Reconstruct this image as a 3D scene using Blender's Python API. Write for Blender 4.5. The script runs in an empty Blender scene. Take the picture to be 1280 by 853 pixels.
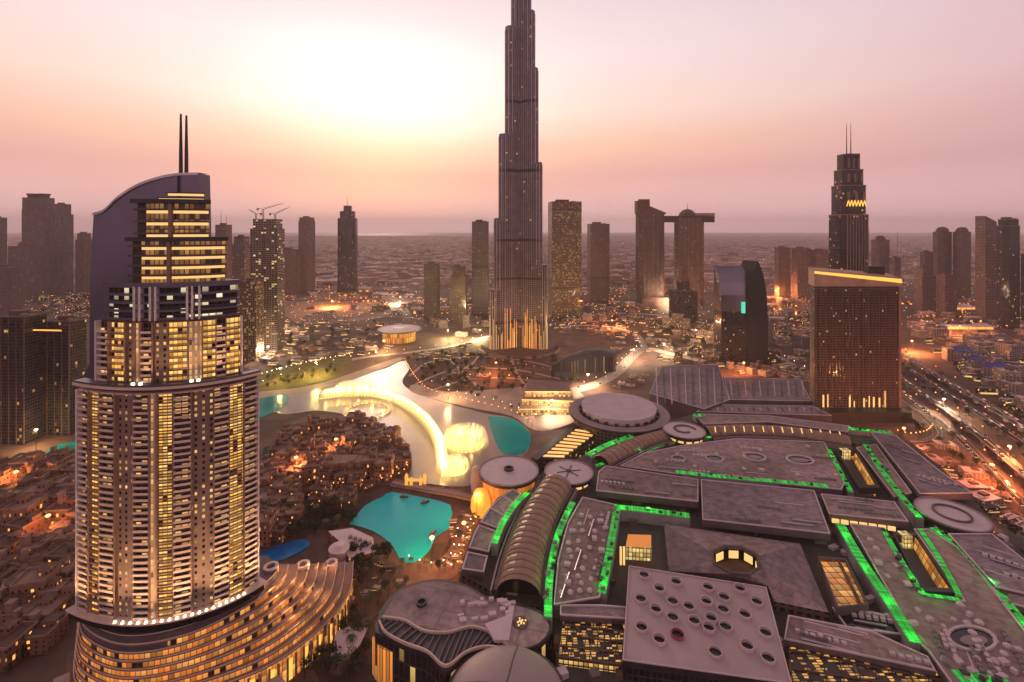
import bpy, bmesh, math, random
from mathutils import Vector
R = math.radians
rnd = random.Random(7)
S = bpy.context.scene
COL = S.collection

# ------------------------------------------------------------------ camera, sky, sun, exposure
F, H, HZ = 590.0, 250.0, 286.0            # focal length in photo pixels, eye height, horizon row
cam = bpy.data.cameras.new("camera")
cam.sensor_width = 36.0
cam.lens = F / 1280 * 36
cam.shift_y = -(426.5 - HZ) / 1280
cam.clip_start, cam.clip_end = 1.0, 90000.0
camo = bpy.data.objects.new("camera", cam)
COL.objects.link(camo)
camo.location = (0, 0, H)
camo.rotation_euler = (R(90), 0, 0)
S.camera = camo

SUN_AZ, SUN_EL = math.atan2(-165, 590), R(14.5)
SD = Vector((math.sin(SUN_AZ) * math.cos(SUN_EL), math.cos(SUN_AZ) * math.cos(SUN_EL), math.sin(SUN_EL)))

W = bpy.data.worlds.new("World")
S.world = W
W.use_nodes = True
nt = W.node_tree
nt.nodes.clear()
def N(t, ty, **kw):
    n = t.nodes.new(ty)
    for k, v in kw.items():
        setattr(n, k, v)
    return n
def mth(t, op, a, b=None, clamp=False):
    n = N(t, 'ShaderNodeMath', operation=op, use_clamp=clamp)
    for i, x in enumerate((a, b)):
        if x is None: continue
        if isinstance(x, (int, float)): n.inputs[i].default_value = x
        else: t.links.new(x, n.inputs[i])
    return n.outputs[0]
def mixc(t, f, a, b, mode='MIX'):
    n = N(t, 'ShaderNodeMix', data_type='RGBA', blend_type=mode)
    for i, x in ((0, f), (6, a), (7, b)):
        if isinstance(x, (int, float)): n.inputs[i].default_value = x
        elif isinstance(x, tuple): n.inputs[i].default_value = x if len(x) == 4 else (*x, 1)
        else: t.links.new(x, n.inputs[i])
    return n.outputs[2]
def ramp(t, f, stops):
    n = N(t, 'ShaderNodeValToRGB')
    e = n.color_ramp.elements
    while len(e) < len(stops): e.new(0.5)
    for q, (p, c) in zip(e, stops):
        q.position = p; q.color = (*c, 1)
    t.links.new(f, n.inputs[0])
    return n.outputs[0]
tc = N(nt, 'ShaderNodeTexCoord')
sp = N(nt, 'ShaderNodeSeparateXYZ'); nt.links.new(tc.outputs['Generated'], sp.inputs[0])
dt = N(nt, 'ShaderNodeVectorMath', operation='DOT_PRODUCT')
nt.links.new(tc.outputs['Generated'], dt.inputs[0]); dt.inputs[1].default_value = SD
dot = dt.outputs['Value']
# slow wisps so the glow is not a perfect disc
mp = N(nt, 'ShaderNodeMapping'); mp.inputs['Scale'].default_value = (2.0, 2.0, 9.0)
nt.links.new(tc.outputs['Generated'], mp.inputs[0])
wn = N(nt, 'ShaderNodeTexNoise'); wn.inputs['Scale'].default_value = 1.6; wn.inputs['Detail'].default_value = 4
nt.links.new(mp.outputs[0], wn.inputs['Vector'])
zz = mth(nt, 'ADD', sp.outputs['Z'], mth(nt, 'MULTIPLY', mth(nt, 'SUBTRACT', wn.outputs['Fac'], 0.5), 0.035))
el = ramp(nt, zz, [(0.0, (1.15, .74, .71)), (.05, (.98, .59, .57)), (.11, (.86, .46, .42)), (.17, (.97, .55, .42)), (.24, (.98, .70, .60)), (.34, (.93, .73, .74)), (.46, (.82, .65, .70)), (.62, (.42, .32, .34)), (1.0, (.29, .22, .23))])
away = ramp(nt, zz, [(0.0, (.95, .60, .64)), (.12, (.64, .37, .43)), (.25, (.72, .45, .52)), (.46, (.68, .46, .54)), (.62, (.42, .31, .325)), (1.0, (.29, .22, .23))])
fr = N(nt, 'ShaderNodeMapRange', interpolation_type='SMOOTHSTEP')
nt.links.new(dot, fr.inputs[0]); fr.inputs[1].default_value = 0.25; fr.inputs[2].default_value = 0.93
base = mixc(nt, fr.outputs[0], away, el)
dpos = mth(nt, 'MAXIMUM', dot, 0.0)
dv = N(nt, 'ShaderNodeVectorMath', operation='SUBTRACT'); nt.links.new(tc.outputs['Generated'], dv.inputs[0]); dv.inputs[1].default_value = SD
dm_ = N(nt, 'ShaderNodeVectorMath', operation='MULTIPLY'); nt.links.new(dv.outputs[0], dm_.inputs[0]); dm_.inputs[1].default_value = (1, 1, 2.1)
dl_ = N(nt, 'ShaderNodeVectorMath', operation='LENGTH'); nt.links.new(dm_.outputs[0], dl_.inputs[0])
d2_ = mth(nt, 'POWER', dl_.outputs['Value'], 2.0)
g1 = mth(nt, 'MULTIPLY', mth(nt, 'POWER', 2.718, mth(nt, 'MULTIPLY', d2_, -17.0)), 0.40)
g2 = mth(nt, 'MULTIPLY', mth(nt, 'POWER', 2.718, mth(nt, 'MULTIPLY', d2_, -5.0)), 0.20)
# the glow stays above the dust layer
lift = N(nt, 'ShaderNodeMapRange', interpolation_type='SMOOTHSTEP')
nt.links.new(zz, lift.inputs[0]); lift.inputs[1].default_value = 0.06; lift.inputs[2].default_value = 0.24
gl = mth(nt, 'MULTIPLY', mth(nt, 'ADD', g1, g2), lift.outputs[0])
glc = N(nt, 'ShaderNodeVectorMath', operation='SCALE'); glc.inputs[0].default_value = (1.0, .94, .86); nt.links.new(gl, glc.inputs['Scale'])
sky = mixc(nt, 1.0, base, glc.outputs[0], 'ADD')
nis = N(nt, 'ShaderNodeTexSky', sky_type='NISHITA', sun_disc=False)
nis.sun_elevation = R(4); nis.sun_rotation = SUN_AZ; nis.dust_density = 4; nis.air_density = 1.5
ns = N(nt, 'ShaderNodeVectorMath', operation='SCALE'); nt.links.new(nis.outputs[0], ns.inputs[0]); ns.inputs['Scale'].default_value = 0.02
tot = mixc(nt, 1.0, sky, ns.outputs[0], 'ADD')
bg = N(nt, 'ShaderNodeBackground'); bg.inputs['Strength'].default_value = 1.0
nt.links.new(tot, bg.inputs['Color'])
wo = N(nt, 'ShaderNodeOutputWorld'); nt.links.new(bg.outputs[0], wo.inputs['Surface'])

sl = bpy.data.lights.new("sun", 'SUN'); sl.energy = 0.7; sl.angle = R(8); sl.color = (1, .66, .48)
so = bpy.data.objects.new("sun", sl); COL.objects.link(so)
so.rotation_euler = (-SD).to_track_quat('-Z', 'Y').to_euler()
so.location = SD * 3000

vs = S.view_settings
vs.view_transform = 'Standard'; vs.look = 'None'; vs.exposure = 0.0; vs.gamma = 1.0; vs.use_curve_mapping = False
S.cycles.use_denoising = True
S.cycles.max_bounces = 5; S.cycles.diffuse_bounces = 2; S.cycles.glossy_bounces = 3
S.cycles.transmission_bounces = 3; S.cycles.volume_bounces = 2; S.cycles.transparent_max_bounces = 10
S.cycles.sample_clamp_indirect = 4.0; S.cycles.caustics_reflective = False; S.cycles.caustics_refractive = False

# ------------------------------------------------------------------ pixel <-> place helpers
def gp(px, py, z=0.0):
    Y = F * (H - z) / (py - HZ)
    return ((px - 640) * Y / F, Y)
def gx(px, Y): return (px - 640) * Y / F
def gz(py, Y): return H - (py - HZ) * Y / F
def PP(pts, z): return [gp(a, b, z) for a, b in pts]
def cat(pts, n=8):
    P = [Vector(p) for p in pts]; out = []
    for i in range(len(P) - 1):
        a, b, c, d = P[max(i - 1, 0)], P[i], P[i + 1], P[min(i + 2, len(P) - 1)]
        for k in range(n):
            t = k / n
            out.append(.5 * ((2 * b) + (c - a) * t + (2 * a - 5 * b + 4 * c - d) * t * t + (3 * b - a - 3 * c + d) * t ** 3))
    out.append(P[-1])
    return out
def inside(p, poly):
    x, y = p; c = False; n = len(poly)
    for i in range(n):
        x1, y1 = poly[i]; x2, y2 = poly[(i + 1) % n]
        if (y1 > y) != (y2 > y) and x < (x2 - x1) * (y - y1) / (y2 - y1) + x1: c = not c
    return c

# ------------------------------------------------------------------ mesh builder
class MB:
    def __init__(s): s.v = []; s.f = []; s.uv = []; s.m = []
    def face(s, pts, uv=None, m=0):
        k = len(s.v); s.v += [tuple(p) for p in pts]
        s.f.append(tuple(range(k, k + len(pts)))); s.m.append(m)
        s.uv += uv if uv else [(p[0], p[1]) for p in pts]
    def prism(s, poly, z0, z1, m=0, mt=None, top=True, bot=True, zt=None):
        a = sum(poly[i][0] * poly[(i + 1) % len(poly)][1] - poly[(i + 1) % len(poly)][0] * poly[i][1] for i in range(len(poly)))
        if a < 0:
            poly = poly[::-1]
            if zt: zt = zt[::-1]
        n = len(poly); u = 0
        Z = zt if zt else [z1] * n
        for i in range(n):
            p, q = poly[i], poly[(i + 1) % n]; L = math.hypot(q[0] - p[0], q[1] - p[1])
            za, zb = Z[i], Z[(i + 1) % n]
            s.face([(p[0], p[1], z0), (q[0], q[1], z0), (q[0], q[1], zb), (p[0], p[1], za)], [(u, z0), (u + L, z0), (u + L, zb), (u, za)], m)
            u += L
        if top: s.face([(p[0], p[1], Z[i]) for i, p in enumerate(poly)], None, m if mt is None else mt)
        if bot: s.face([(p[0], p[1], z0) for p in reversed(poly)], None, m if mt is None else mt)
        return s
    def box(s, cx, cy, z0, z1, sx, sy, rot=0, m=0, mt=None):
        c, d = math.cos(rot), math.sin(rot)
        return s.prism([(cx + a * sx / 2 * c - b * sy / 2 * d, cy + a * sx / 2 * d + b * sy / 2 * c) for a, b in ((-1, -1), (1, -1), (1, 1), (-1, 1))], z0, z1, m, mt)
    def ring(s, outer, inner, z0, z1, m=0):
        n = len(outer)
        for i in range(n):
            j = (i + 1) % n; o1, o2, i1, i2 = outer[i], outer[j], inner[i], inner[j]
            s.face([(*o1, z0), (*o2, z0), (*o2, z1), (*o1, z1)], None, m)
            s.face([(*i2, z0), (*i1, z0), (*i1, z1), (*i2, z1)], None, m)
            s.face([(*o1, z1), (*o2, z1), (*i2, z1), (*i1, z1)], None, m)
            s.face([(*i1, z0), (*i2, z0), (*o2, z0), (*o1, z0)], None, m)
        return s
    def tube(s, p, q, r, r2=None, n=6, m=0):
        p, q = Vector(p), Vector(q); d = (q - p).normalized()
        a = d.orthogonal().normalized(); b = d.cross(a); r2 = r if r2 is None else r2
        A = [p + (a * math.cos(2 * math.pi * k / n) + b * math.sin(2 * math.pi * k / n)) * r for k in range(n)]
        B = [q + (a * math.cos(2 * math.pi * k / n) + b * math.sin(2 * math.pi * k / n)) * r2 for k in range(n)]
        for k in range(n):
            j = (k + 1) % n
            s.face([A[k], A[j], B[j], B[k]], None, m)
        s.face(A[::-1], None, m); s.face(B, None, m)
        return s
    def lathe(s, prof, n=32, cx=0, cy=0, m=0, ry=1.0):
        for (r0, z0), (r1, z1) in zip(prof, prof[1:]):
            for k in range(n):
                t0, t1 = 2 * math.pi * k / n, 2 * math.pi * (k + 1) / n
                c0, s0, c1, s1 = math.cos(t0), math.sin(t0) * ry, math.cos(t1), math.sin(t1) * ry
                rm = max(r0, r1)
                P = [(cx + r0 * c0, cy + r0 * s0, z0), (cx + r0 * c1, cy + r0 * s1, z0), (cx + r1 * c1, cy + r1 * s1, z1), (cx + r1 * c0, cy + r1 * s0, z1)]
                U = [(t0 * rm, z0), (t1 * rm, z0), (t1 * rm, z1), (t0 * rm, z1)]
                if r0 < 1e-6: P.pop(0); U.pop(0)
                elif r1 < 1e-6: P.pop(2); U.pop(2)
                s.face(P, U, m)
        return s
    def strip(s, pts, w, z0, z1, m=0, off=0.0):
        """a band of width w along a path of (x, y), from z0 to z1"""
        P = [Vector((p[0], p[1])) for p in pts]; L = []; Rr = []
        for i, p in enumerate(P):
            d = (P[min(i + 1, len(P) - 1)] - P[max(i - 1, 0)]).normalized(); nn = Vector((-d.y, d.x))
            L.append(p + nn * (off + w / 2)); Rr.append(p + nn * (off - w / 2))
        u = 0
        for i in range(len(P) - 1):
            a, b, c, d = Rr[i], Rr[i + 1], L[i + 1], L[i]; l = (P[i + 1] - P[i]).length
            s.face([(*a, z1), (*b, z1), (*c, z1), (*d, z1)], [(u, 0), (u + l, 0), (u + l, w), (u, w)], m)
            s.face([(*a, z0), (*b, z0), (*b, z1), (*a, z1)], [(u, z0), (u + l, z0), (u + l, z1), (u, z1)], m)
            s.face([(*c, z0), (*d, z0), (*d, z1), (*c, z1)], [(u + l, z0), (u, z0), (u, z1), (u + l, z1)], m)
            u += l
        for a, b in ((Rr[0], L[0]), (L[-1], Rr[-1])):
            s.face([(*b, z0), (*a, z0), (*a, z1), (*b, z1)], None, m)
        return s
    def build(s, name, mats, parent=None, loc=None, smooth=False, world=True, weld=True):
        if not isinstance(mats, (list, tuple)): mats = [mats]
        o3 = Vector((0, 0, 0))
        if parent is not None and world:
            r = parent
            while r is not None: o3 = o3 + Vector(r.location); r = r.parent
        elif loc is not None: o3 = Vector(loc)
        me = bpy.data.meshes.new(name)
        me.from_pydata([(x - o3.x, y - o3.y, z - o3.z) for x, y, z in s.v], [], s.f)
        uvl = me.uv_layers.new(name="UVMap")
        flat = [c for t in s.uv for c in t]
        uvl.data.foreach_set("uv", flat)
        for m in mats: me.materials.append(m)
        me.polygons.foreach_set("material_index", s.m)
        if weld:
            bm = bmesh.new(); bm.from_mesh(me); bmesh.ops.remove_doubles(bm, verts=bm.verts, dist=0.002); bm.to_mesh(me); bm.free()
        if smooth: me.polygons.foreach_set("use_smooth", [True] * len(me.polygons))
        o = bpy.data.objects.new(name, me); COL.objects.link(o)
        if parent is not None: o.parent = parent
        elif loc is not None: o.location = loc
        return o

def tag(o, label=None, cat=None, group=None, kind=None):
    if label: o["label"] = label
    if cat: o["category"] = cat
    if group: o["group"] = group
    if kind: o["kind"] = kind
    return o
def thing(name, label, cat, loc=(0, 0, 0), rot=0.0, group=None):
    o = bpy.data.objects.new(name, None); COL.objects.link(o)
    o.location = loc; o.rotation_euler = (0, 0, rot); o.empty_display_size = 2
    return tag(o, label, cat, group)
def struct(name, mb, mat): return tag(mb.build(name, mat), kind='structure')
KIDS = {}
def kids(o):
    if o.name not in KIDS: KIDS[o.name] = [c for c in bpy.data.objects if c.parent == o]
    return KIDS[o.name]
def dup(o, loc=None, rot=None, label=None, group=None, scale=None, parent=None):
    c = o.copy(); COL.objects.link(c)
    if parent is not None: c.parent = parent
    if loc is not None: c.location = loc
    if rot is not None: c.rotation_euler = (0, 0, rot)
    if scale is not None: c.scale = scale
    if label: c["label"] = label
    if group: c["group"] = group
    for k in kids(o): dup(k, parent=c)
    return c
class Proto:
    """first use moves the original, later uses copy it"""
    def __init__(s, fn): s.fn = fn; s.o = None
    def put(s, loc, rot=0.0, label=None, group=None, scale=(1, 1, 1)):
        if s.o is None:
            s.o = s.fn(); kids(s.o)
            for k in kids(s.o): kids(k)
            s.o.location = loc; s.o.rotation_euler = (0, 0, rot); s.o.scale = scale
            tag(s.o, label, None, group); return s.o
        return dup(s.o, loc, rot, label, group, scale)

# ------------------------------------------------------------------ materials
def mat(name, col, rough=.7, metal=0.0, var=.25, vscale=.08, spec=.4, emit=None, es=0.0, bump=0.0):
    m = bpy.data.materials.new(name); m.use_nodes = True; t = m.node_tree
    b = t.nodes['Principled BSDF']
    tcn = N(t, 'ShaderNodeTexCoord')
    nz = N(t, 'ShaderNodeTexNoise'); nz.inputs['Scale'].default_value = vscale; nz.inputs['Detail'].default_value = 6; nz.inputs['Roughness'].default_value = .65
    t.links.new(tcn.outputs['Object'], nz.inputs['Vector'])
    lo = tuple(c * (1 - var) for c in col); hi = tuple(min(1, c * (1 + var)) for c in col)
    t.links.new(ramp(t, nz.outputs['Fac'], [(.3, lo), (.7, hi)]), b.inputs['Base Color'])
    b.inputs['Roughness'].default_value = rough; b.inputs['Metallic'].default_value = metal
    b.inputs['Specular IOR Level'].default_value = spec
    if emit: b.inputs['Emission Color'].default_value = (*emit, 1); b.inputs['Emission Strength'].default_value = es
    if bump:
        bn = N(t, 'ShaderNodeBump'); bn.inputs['Strength'].default_value = bump; bn.inputs['Distance'].default_value = .3
        t.links.new(nz.outputs['Fac'], bn.inputs['Height']); t.links.new(bn.outputs[0], b.inputs['Normal'])
    return m
def emis(name, col, s):
    m = bpy.data.materials.new(name); m.use_nodes = True; t = m.node_tree; b = t.nodes['Principled BSDF']
    b.inputs['Base Color'].default_value = (*[c * .5 for c in col], 1)
    b.inputs['Emission Color'].default_value = (*col, 1); b.inputs['Emission Strength'].default_value = s
    return m
def facade(name, wall, glass=(.02, .018, .022), cw=3.5, ch=3.5, fw=.6, fh=.55, lit=.2, lc=((1, .55, .2), (1, .75, .4)), ls=1.5, gr=.12, wr=.65, vu=False, wm=0.0):
    """wall with a grid of window openings in metres along the wall (UV); some cells are lit rooms"""
    m = bpy.data.materials.new(name); m.use_nodes = True; t = m.node_tree; b = t.nodes['Principled BSDF']
    uv = N(t, 'ShaderNodeUVMap', uv_map='UVMap'); s = N(t, 'ShaderNodeSeparateXYZ'); t.links.new(uv.outputs[0], s.inputs[0])
    u = mth(t, 'DIVIDE', s.outputs[0], cw); v = mth(t, 'DIVIDE', s.outputs[1], ch)
    fu, fv = mth(t, 'FLOOR', u), mth(t, 'FLOOR', v)
    mu = mth(t, 'LESS_THAN', mth(t, 'ABSOLUTE', mth(t, 'SUBTRACT', mth(t, 'FRACT', u), .5)), fw / 2)
    mv = mth(t, 'LESS_THAN', mth(t, 'ABSOLUTE', mth(t, 'SUBTRACT', mth(t, 'FRACT', v), .5)), fh / 2)
    mk = mth(t, 'MULTIPLY', mu, mv)
    cb = N(t, 'ShaderNodeCombineXYZ'); t.links.new(fu, cb.inputs[0]); t.links.new(fv, cb.inputs[1])
    oi = N(t, 'ShaderNodeObjectInfo'); t.links.new(mth(t, 'MULTIPLY', oi.outputs['Random'], 97.0), cb.inputs[2])
    w = N(t, 'ShaderNodeTexWhiteNoise', noise_dimensions='3D'); t.links.new(cb.outputs[0], w.inputs['Vector'])
    # neighbouring rooms tend to be lit together
    cn = N(t, 'ShaderNodeTexNoise'); cn.inputs['Scale'].default_value = .23; t.links.new(cb.outputs[0], cn.inputs['Vector'])
    th = mth(t, 'MULTIPLY', lit * 2.0, cn.outputs['Fac']) if lit < .8 else lit
    on = mth(t, 'LESS_THAN', w.outputs['Value'], th)
    lv = N(t, 'ShaderNodeSeparateColor'); t.links.new(w.outputs['Color'], lv.inputs[0])
    em = mth(t, 'MULTIPLY', mth(t, 'MULTIPLY', mk, on), mth(t, 'MULTIPLY', mth(t, 'ADD', mth(t, 'MULTIPLY', lv.outputs[1], .9), .35), ls))
    # inside a lit window: brighter near the ceiling, curtains at its sides
    em = mth(t, 'MULTIPLY', em, mth(t, 'ADD', mth(t, 'MULTIPLY', mth(t, 'FRACT', v), .5), .6))
    tcn = N(t, 'ShaderNodeTexCoord'); nz = N(t, 'ShaderNodeTexNoise'); nz.inputs['Scale'].default_value = .06; nz.inputs['Detail'].default_value = 5
    t.links.new(tcn.outputs['Object'], nz.inputs['Vector'])
    wc = ramp(t, nz.outputs['Fac'], [(.3, tuple(c * .78 for c in wall)), (.7, tuple(c * 1.18 for c in wall))])
    gc = mixc(t, lv.outputs[2], tuple(c * .6 for c in glass), tuple(c * 1.6 for c in glass))
    t.links.new(mixc(t, mk, wc, gc), b.inputs['Base Color'])
    rg = N(t, 'ShaderNodeMapRange'); t.links.new(mk, rg.inputs[0]); rg.inputs[3].default_value = wr; rg.inputs[4].default_value = gr
    t.links.new(rg.outputs[0], b.inputs['Roughness'])
    b.inputs['Metallic'].default_value = wm
    t.links.new(mixc(t, lv.outputs[0], lc[0], lc[1]), b.inputs['Emission Color']); t.links.new(em, b.inputs['Emission Strength'])
    return m

WARM = ((1, .50, .14), (1, .72, .32)); YEL = ((1, .62, .16), (1, .80, .36)); ORG = ((1, .30, .05), (1, .52, .14))
M = dict(
    mauve=mat('mauve roof membrane', (.32, .225, .22), .75, vscale=.05, var=.18),
    mauve_l=mat('pale roof membrane', (.58, .44, .46), .6, vscale=.06, var=.12),
    mauve_d=mat('dark roof membrane', (.12, .085, .085), .7, vscale=.06, var=.3),
    brown=mat('brown render', (.13, .068, .05), .8, vscale=.1, var=.3),
    tan=mat('tan render', (.27, .16, .12), .8, vscale=.12, var=.25),
    dark=mat('dark metal', (.035, .028, .03), .45, vscale=.2),
    black=mat('black glass', (.012, .010, .014), .12, vscale=.1),
    grey=mat('grey concrete', (.22, .18, .18), .8, vscale=.1),
    white=mat('white painted concrete', (.62, .54, .54), .6, vscale=.1, var=.12),
    rail=mat('pale balcony render', (.66, .48, .40), .6, vscale=.1, var=.15),
    blade=mat('pale metal cladding', (.15, .13, .175), .28, .55, vscale=.03, var=.14),
    steel=mat('brushed steel', (.42, .38, .40), .3, .8, vscale=.1),
    stone=mat('warm paving stone', (.36, .26, .22), .75, vscale=.05, var=.2),
    sand=mat('bare sand', (.30, .18, .12), .95, vscale=.02, var=.35),
    asphalt=mat('asphalt', (.05, .038, .036), .8, vscale=.05, var=.3),
    asphalt_l=mat('worn pale concrete road', (.30, .23, .20), .75, vscale=.05, var=.2),
    kerb=mat('kerb stone', (.30, .21, .18), .8),
    mark=mat('white road paint', (.72, .66, .62), .6),
    leaf=mat('dark foliage', (.035, .042, .018), .8, vscale=.5, var=.5),
    leaf2=mat('dry green foliage', (.06, .06, .022), .8, vscale=.5, var=.5),
    bark=mat('bark', (.09, .06, .045), .9),
    blue=mat('blue tensile roof', (.05, .06, .30), .5),
    rust=mat('orange site netting', (.34, .13, .06), .8, vscale=.04, var=.4),
    carw=mat('white car paint', (.7, .67, .65), .25), carb=mat('dark car paint', (.03, .03, .035), .2), tyre=mat('tyre rubber', (.02, .02, .02), .8),
    lampw=emis('warm lamp glass', (1, .58, .24), 10), lampc=emis('cream lamp glass', (1, .80, .52), 12), lampo=emis('sodium lamp glass', (1, .30, .07), 11),
    head=emis('headlamp glass', (1, .74, .5), 3), tail=emis('tail lamp glass', (1, .08, .03), 5),
    green=emis('green LED strip', (.01, .62, .045), .8), yelled=emis('yellow LED strip', (1, .56, .09), 1.15), orled=emis('amber LED strip', (1, .38, .07), 1.6),
    cove=emis('cove light strip', (1, .62, .22), 1.0), wled=emis('white LED strip', (1, .86, .66), 5.0),
    fount=emis('underwater lamp', (1, .66, .16), 4.0),
)

def led_mat(name, col, st):
    m = emis(name, col, st); t = m.node_tree; b = t.nodes['Principled BSDF']
    uv = N(t, 'ShaderNodeUVMap', uv_map='UVMap'); s = N(t, 'ShaderNodeSeparateXYZ'); t.links.new(uv.outputs[0], s.inputs[0])
    u = mth(t, 'DIVIDE', s.outputs[0], 2.1); w = N(t, 'ShaderNodeTexWhiteNoise', noise_dimensions='1D'); t.links.new(mth(t, 'FLOOR', u), w.inputs['W'])
    d = mth(t, 'ABSOLUTE', mth(t, 'SUBTRACT', mth(t, 'FRACT', u), .5)); k = N(t, 'ShaderNodeMapRange'); t.links.new(d, k.inputs[0]); k.inputs[1].default_value = .15; k.inputs[2].default_value = .5; k.inputs[3].default_value = 1.25; k.inputs[4].default_value = .45
    t.links.new(mth(t, 'MULTIPLY', mth(t, 'MULTIPLY', k.outputs[0], mth(t, 'ADD', mth(t, 'MULTIPLY', w.outputs['Value'], .9), .25)), st), b.inputs['Emission Strength'])
    return m
M['green'] = led_mat('green LED and floor glow', (.012, .50, .04), .85)
# ------------------------------------------------------------------ ground, water, roads
def ground_mat():
    m = bpy.data.materials.new('city ground'); m.use_nodes = True; t = m.node_tree; b = t.nodes['Principled BSDF']
    tcn = N(t, 'ShaderNodeTexCoord')
    def noise(sc, d=5):
        n = N(t, 'ShaderNodeTexNoise'); n.inputs['Scale'].default_value = sc; n.inputs['Detail'].default_value = d; n.inputs['Roughness'].default_value = .7
        t.links.new(tcn.outputs['Object'], n.inputs['Vector']); return n.outputs['Fac']
    vo = N(t, 'ShaderNodeTexVoronoi', feature='F1', distance='CHEBYCHEV'); vo.inputs['Scale'].default_value = 1 / 45
    t.links.new(tcn.outputs['Object'], vo.inputs['Vector'])
    sc_ = N(t, 'ShaderNodeSeparateColor'); t.links.new(vo.outputs['Color'], sc_.inputs[0])
    plot = ramp(t, sc_.outputs[0], [(0, (.035, .02, .016)), (.4, (.075, .04, .03)), (.75, (.14, .072, .052)), (1, (.23, .13, .10))])
    land = ramp(t, noise(.0016), [(.35, (.06, .03, .021)), (.5, (.16, .076, .052)), (.65, (.30, .165, .12))])
    c = mixc(t, .5, plot, land)
    c = mixc(t, .75, c, ramp(t, noise(.03), [(.3, (.35, .33, .33)), (.7, (1.15, 1.1, 1.1))]), 'MULTIPLY')
    t.links.new(c, b.inputs['Base Color']); b.inputs['Roughness'].default_value = .92
    return m
RAD = 30000.0
g = MB(); g.face([(-RAD, -3000, 0), (RAD, -3000, 0), (RAD, 17000, 0), (-RAD, 17000, 0)])
struct('ground', g, ground_mat())
def water_mat(name, deep, shallow, rough=.08, sc=.02):
    m = bpy.data.materials.new(name); m.use_nodes = True; t = m.node_tree; b = t.nodes['Principled BSDF']
    tcn = N(t, 'ShaderNodeTexCoord')
    n = N(t, 'ShaderNodeTexNoise'); n.inputs['Scale'].default_value = sc; n.inputs['Detail'].default_value = 3; t.links.new(tcn.outputs['Object'], n.inputs['Vector'])
    n2 = N(t, 'ShaderNodeTexNoise'); n2.inputs['Scale'].default_value = .28; n2.inputs['Detail'].default_value = 3; t.links.new(tcn.outputs['Object'], n2.inputs['Vector'])
    t.links.new(ramp(t, n.outputs['Fac'], [(.35, deep), (.65, shallow)]), b.inputs['Base Color'])
    b.inputs['Roughness'].default_value = rough; b.inputs['IOR'].default_value = 1.33; b.inputs['Specular IOR Level'].default_value = .3
    bn = N(t, 'ShaderNodeBump'); bn.inputs['Strength'].default_value = .3; bn.inputs['Distance'].default_value = .5
    t.links.new(n2.outputs['Fac'], bn.inputs['Height']); t.links.new(bn.outputs[0], b.inputs['Normal'])
    return m
s_ = MB(); s_.face([(-RAD, 17000, -.5), (RAD, 17000, -.5), (RAD, RAD, -.5), (-RAD, RAD, -.5)])
struct('sea', s_, water_mat('sea water', (.10, .09, .10), (.16, .14, .15), .5, .0004))
TEAL = water_mat('turquoise pool water', (.0, .52, .56), (.004, .66, .68), .2, .012)
TEALD = water_mat('deep turquoise water', (.0, .24, .25), (.002, .34, .33), .2, .02)
LAKE = water_mat('pale lit churned lake water', (.22, .175, .175), (.32, .255, .25), .3, .012)  # beige carries scattered fountain light as well as stirred foam
BLUEW = water_mat('blue pool water', (.0, .10, .34), (.0, .20, .52), .2, .05)
def sheet(name, pts, z, m, n=6, close=True):
    c = cat([(*p, 0) for p in pts] + [(*pts[0], 0)], n)[:-1]
    b = MB(); b.prism([(p.x, p.y) for p in c], z - .3, z, bot=False)
    return struct(name, b, m), [(p.x, p.y) for p in c]
lake_px = [(322, 500), (350, 493), (400, 487), (440, 473), (480, 462), (503, 452), (512, 460), (503, 478), (520, 492), (560, 505), (605, 517), (640, 524), (662, 542), (655, 570), (620, 572), (600, 592), (585, 608), (540, 606), (505, 598), (512, 572), (492, 545), (450, 524), (400, 514), (350, 518)]
_, lake_w = sheet('lake', PP(lake_px, 0), .5, LAKE)
for nm, px, z, m in (('lake_bay', [(610, 521), (640, 524), (663, 543), (657, 566), (630, 568), (618, 550)], .8, TEALD),
                     ('lake_bay', [(316, 500), (357, 494), (360, 505), (340, 517), (316, 524)], .8, TEALD),
                     ('pond', [(437, 656), (456, 633), (478, 622), (490, 616), (530, 623), (563, 632), (563, 652), (560, 662), (545, 672), (536, 690), (517, 704), (500, 700), (490, 682), (465, 664)], .5, TEAL),
                     ('pool', [(326, 692), (350, 682), (380, 676), (388, 682), (370, 694), (345, 704), (326, 706)], .9, BLUEW),
                     ('pool', [(58, 566), (75, 556), (108, 554), (108, 574), (70, 577)], .5, TEALD),
                     ('pool', [(330, 560), (350, 556), (356, 566), (340, 574), (328, 572)], .5, mat('green pool water', (.01, .10, .06), .1))):
    sheet(nm, PP(px, 0), z, m, 2)

def ribbon(name, px, w, m=None, z=.35, marks=True, kerbs=True, hz=0.0, n=8):
    pts = [(p.x, p.y) for p in cat([(*gp(a, b, hz), 0) for a, b in px], n)]
    b = MB(); b.strip(pts, w, hz, hz + z); struct(name, b, m or M['asphalt'])
    if kerbs:
        k = MB()
        for sgn in (-1, 1): k.strip(pts, .6, hz, hz + z + .14, off=sgn * (w / 2 + .3))
        struct('kerb', k, M['kerb'])
        if name == 'highway':
            k = MB(); k.strip(pts, .5, hz + z, hz + z + 1.1, off=w * .02); struct('road_barrier', k, M['kerb'])
    if marks:
        k = MB(); d = 0
        for q in [w * f for f in ((-.25, 0, .25) if w > 12 else (0,))]:
            for i in range(0, len(pts) - 1):
                if i % 2 == 0 or q == 0: k.strip(pts[i:i + 2], .5, hz + z, hz + z + .02, off=q)
        struct('road_marking', k, M['mark'])
    return pts
HWY = []; HWZ = []
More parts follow.
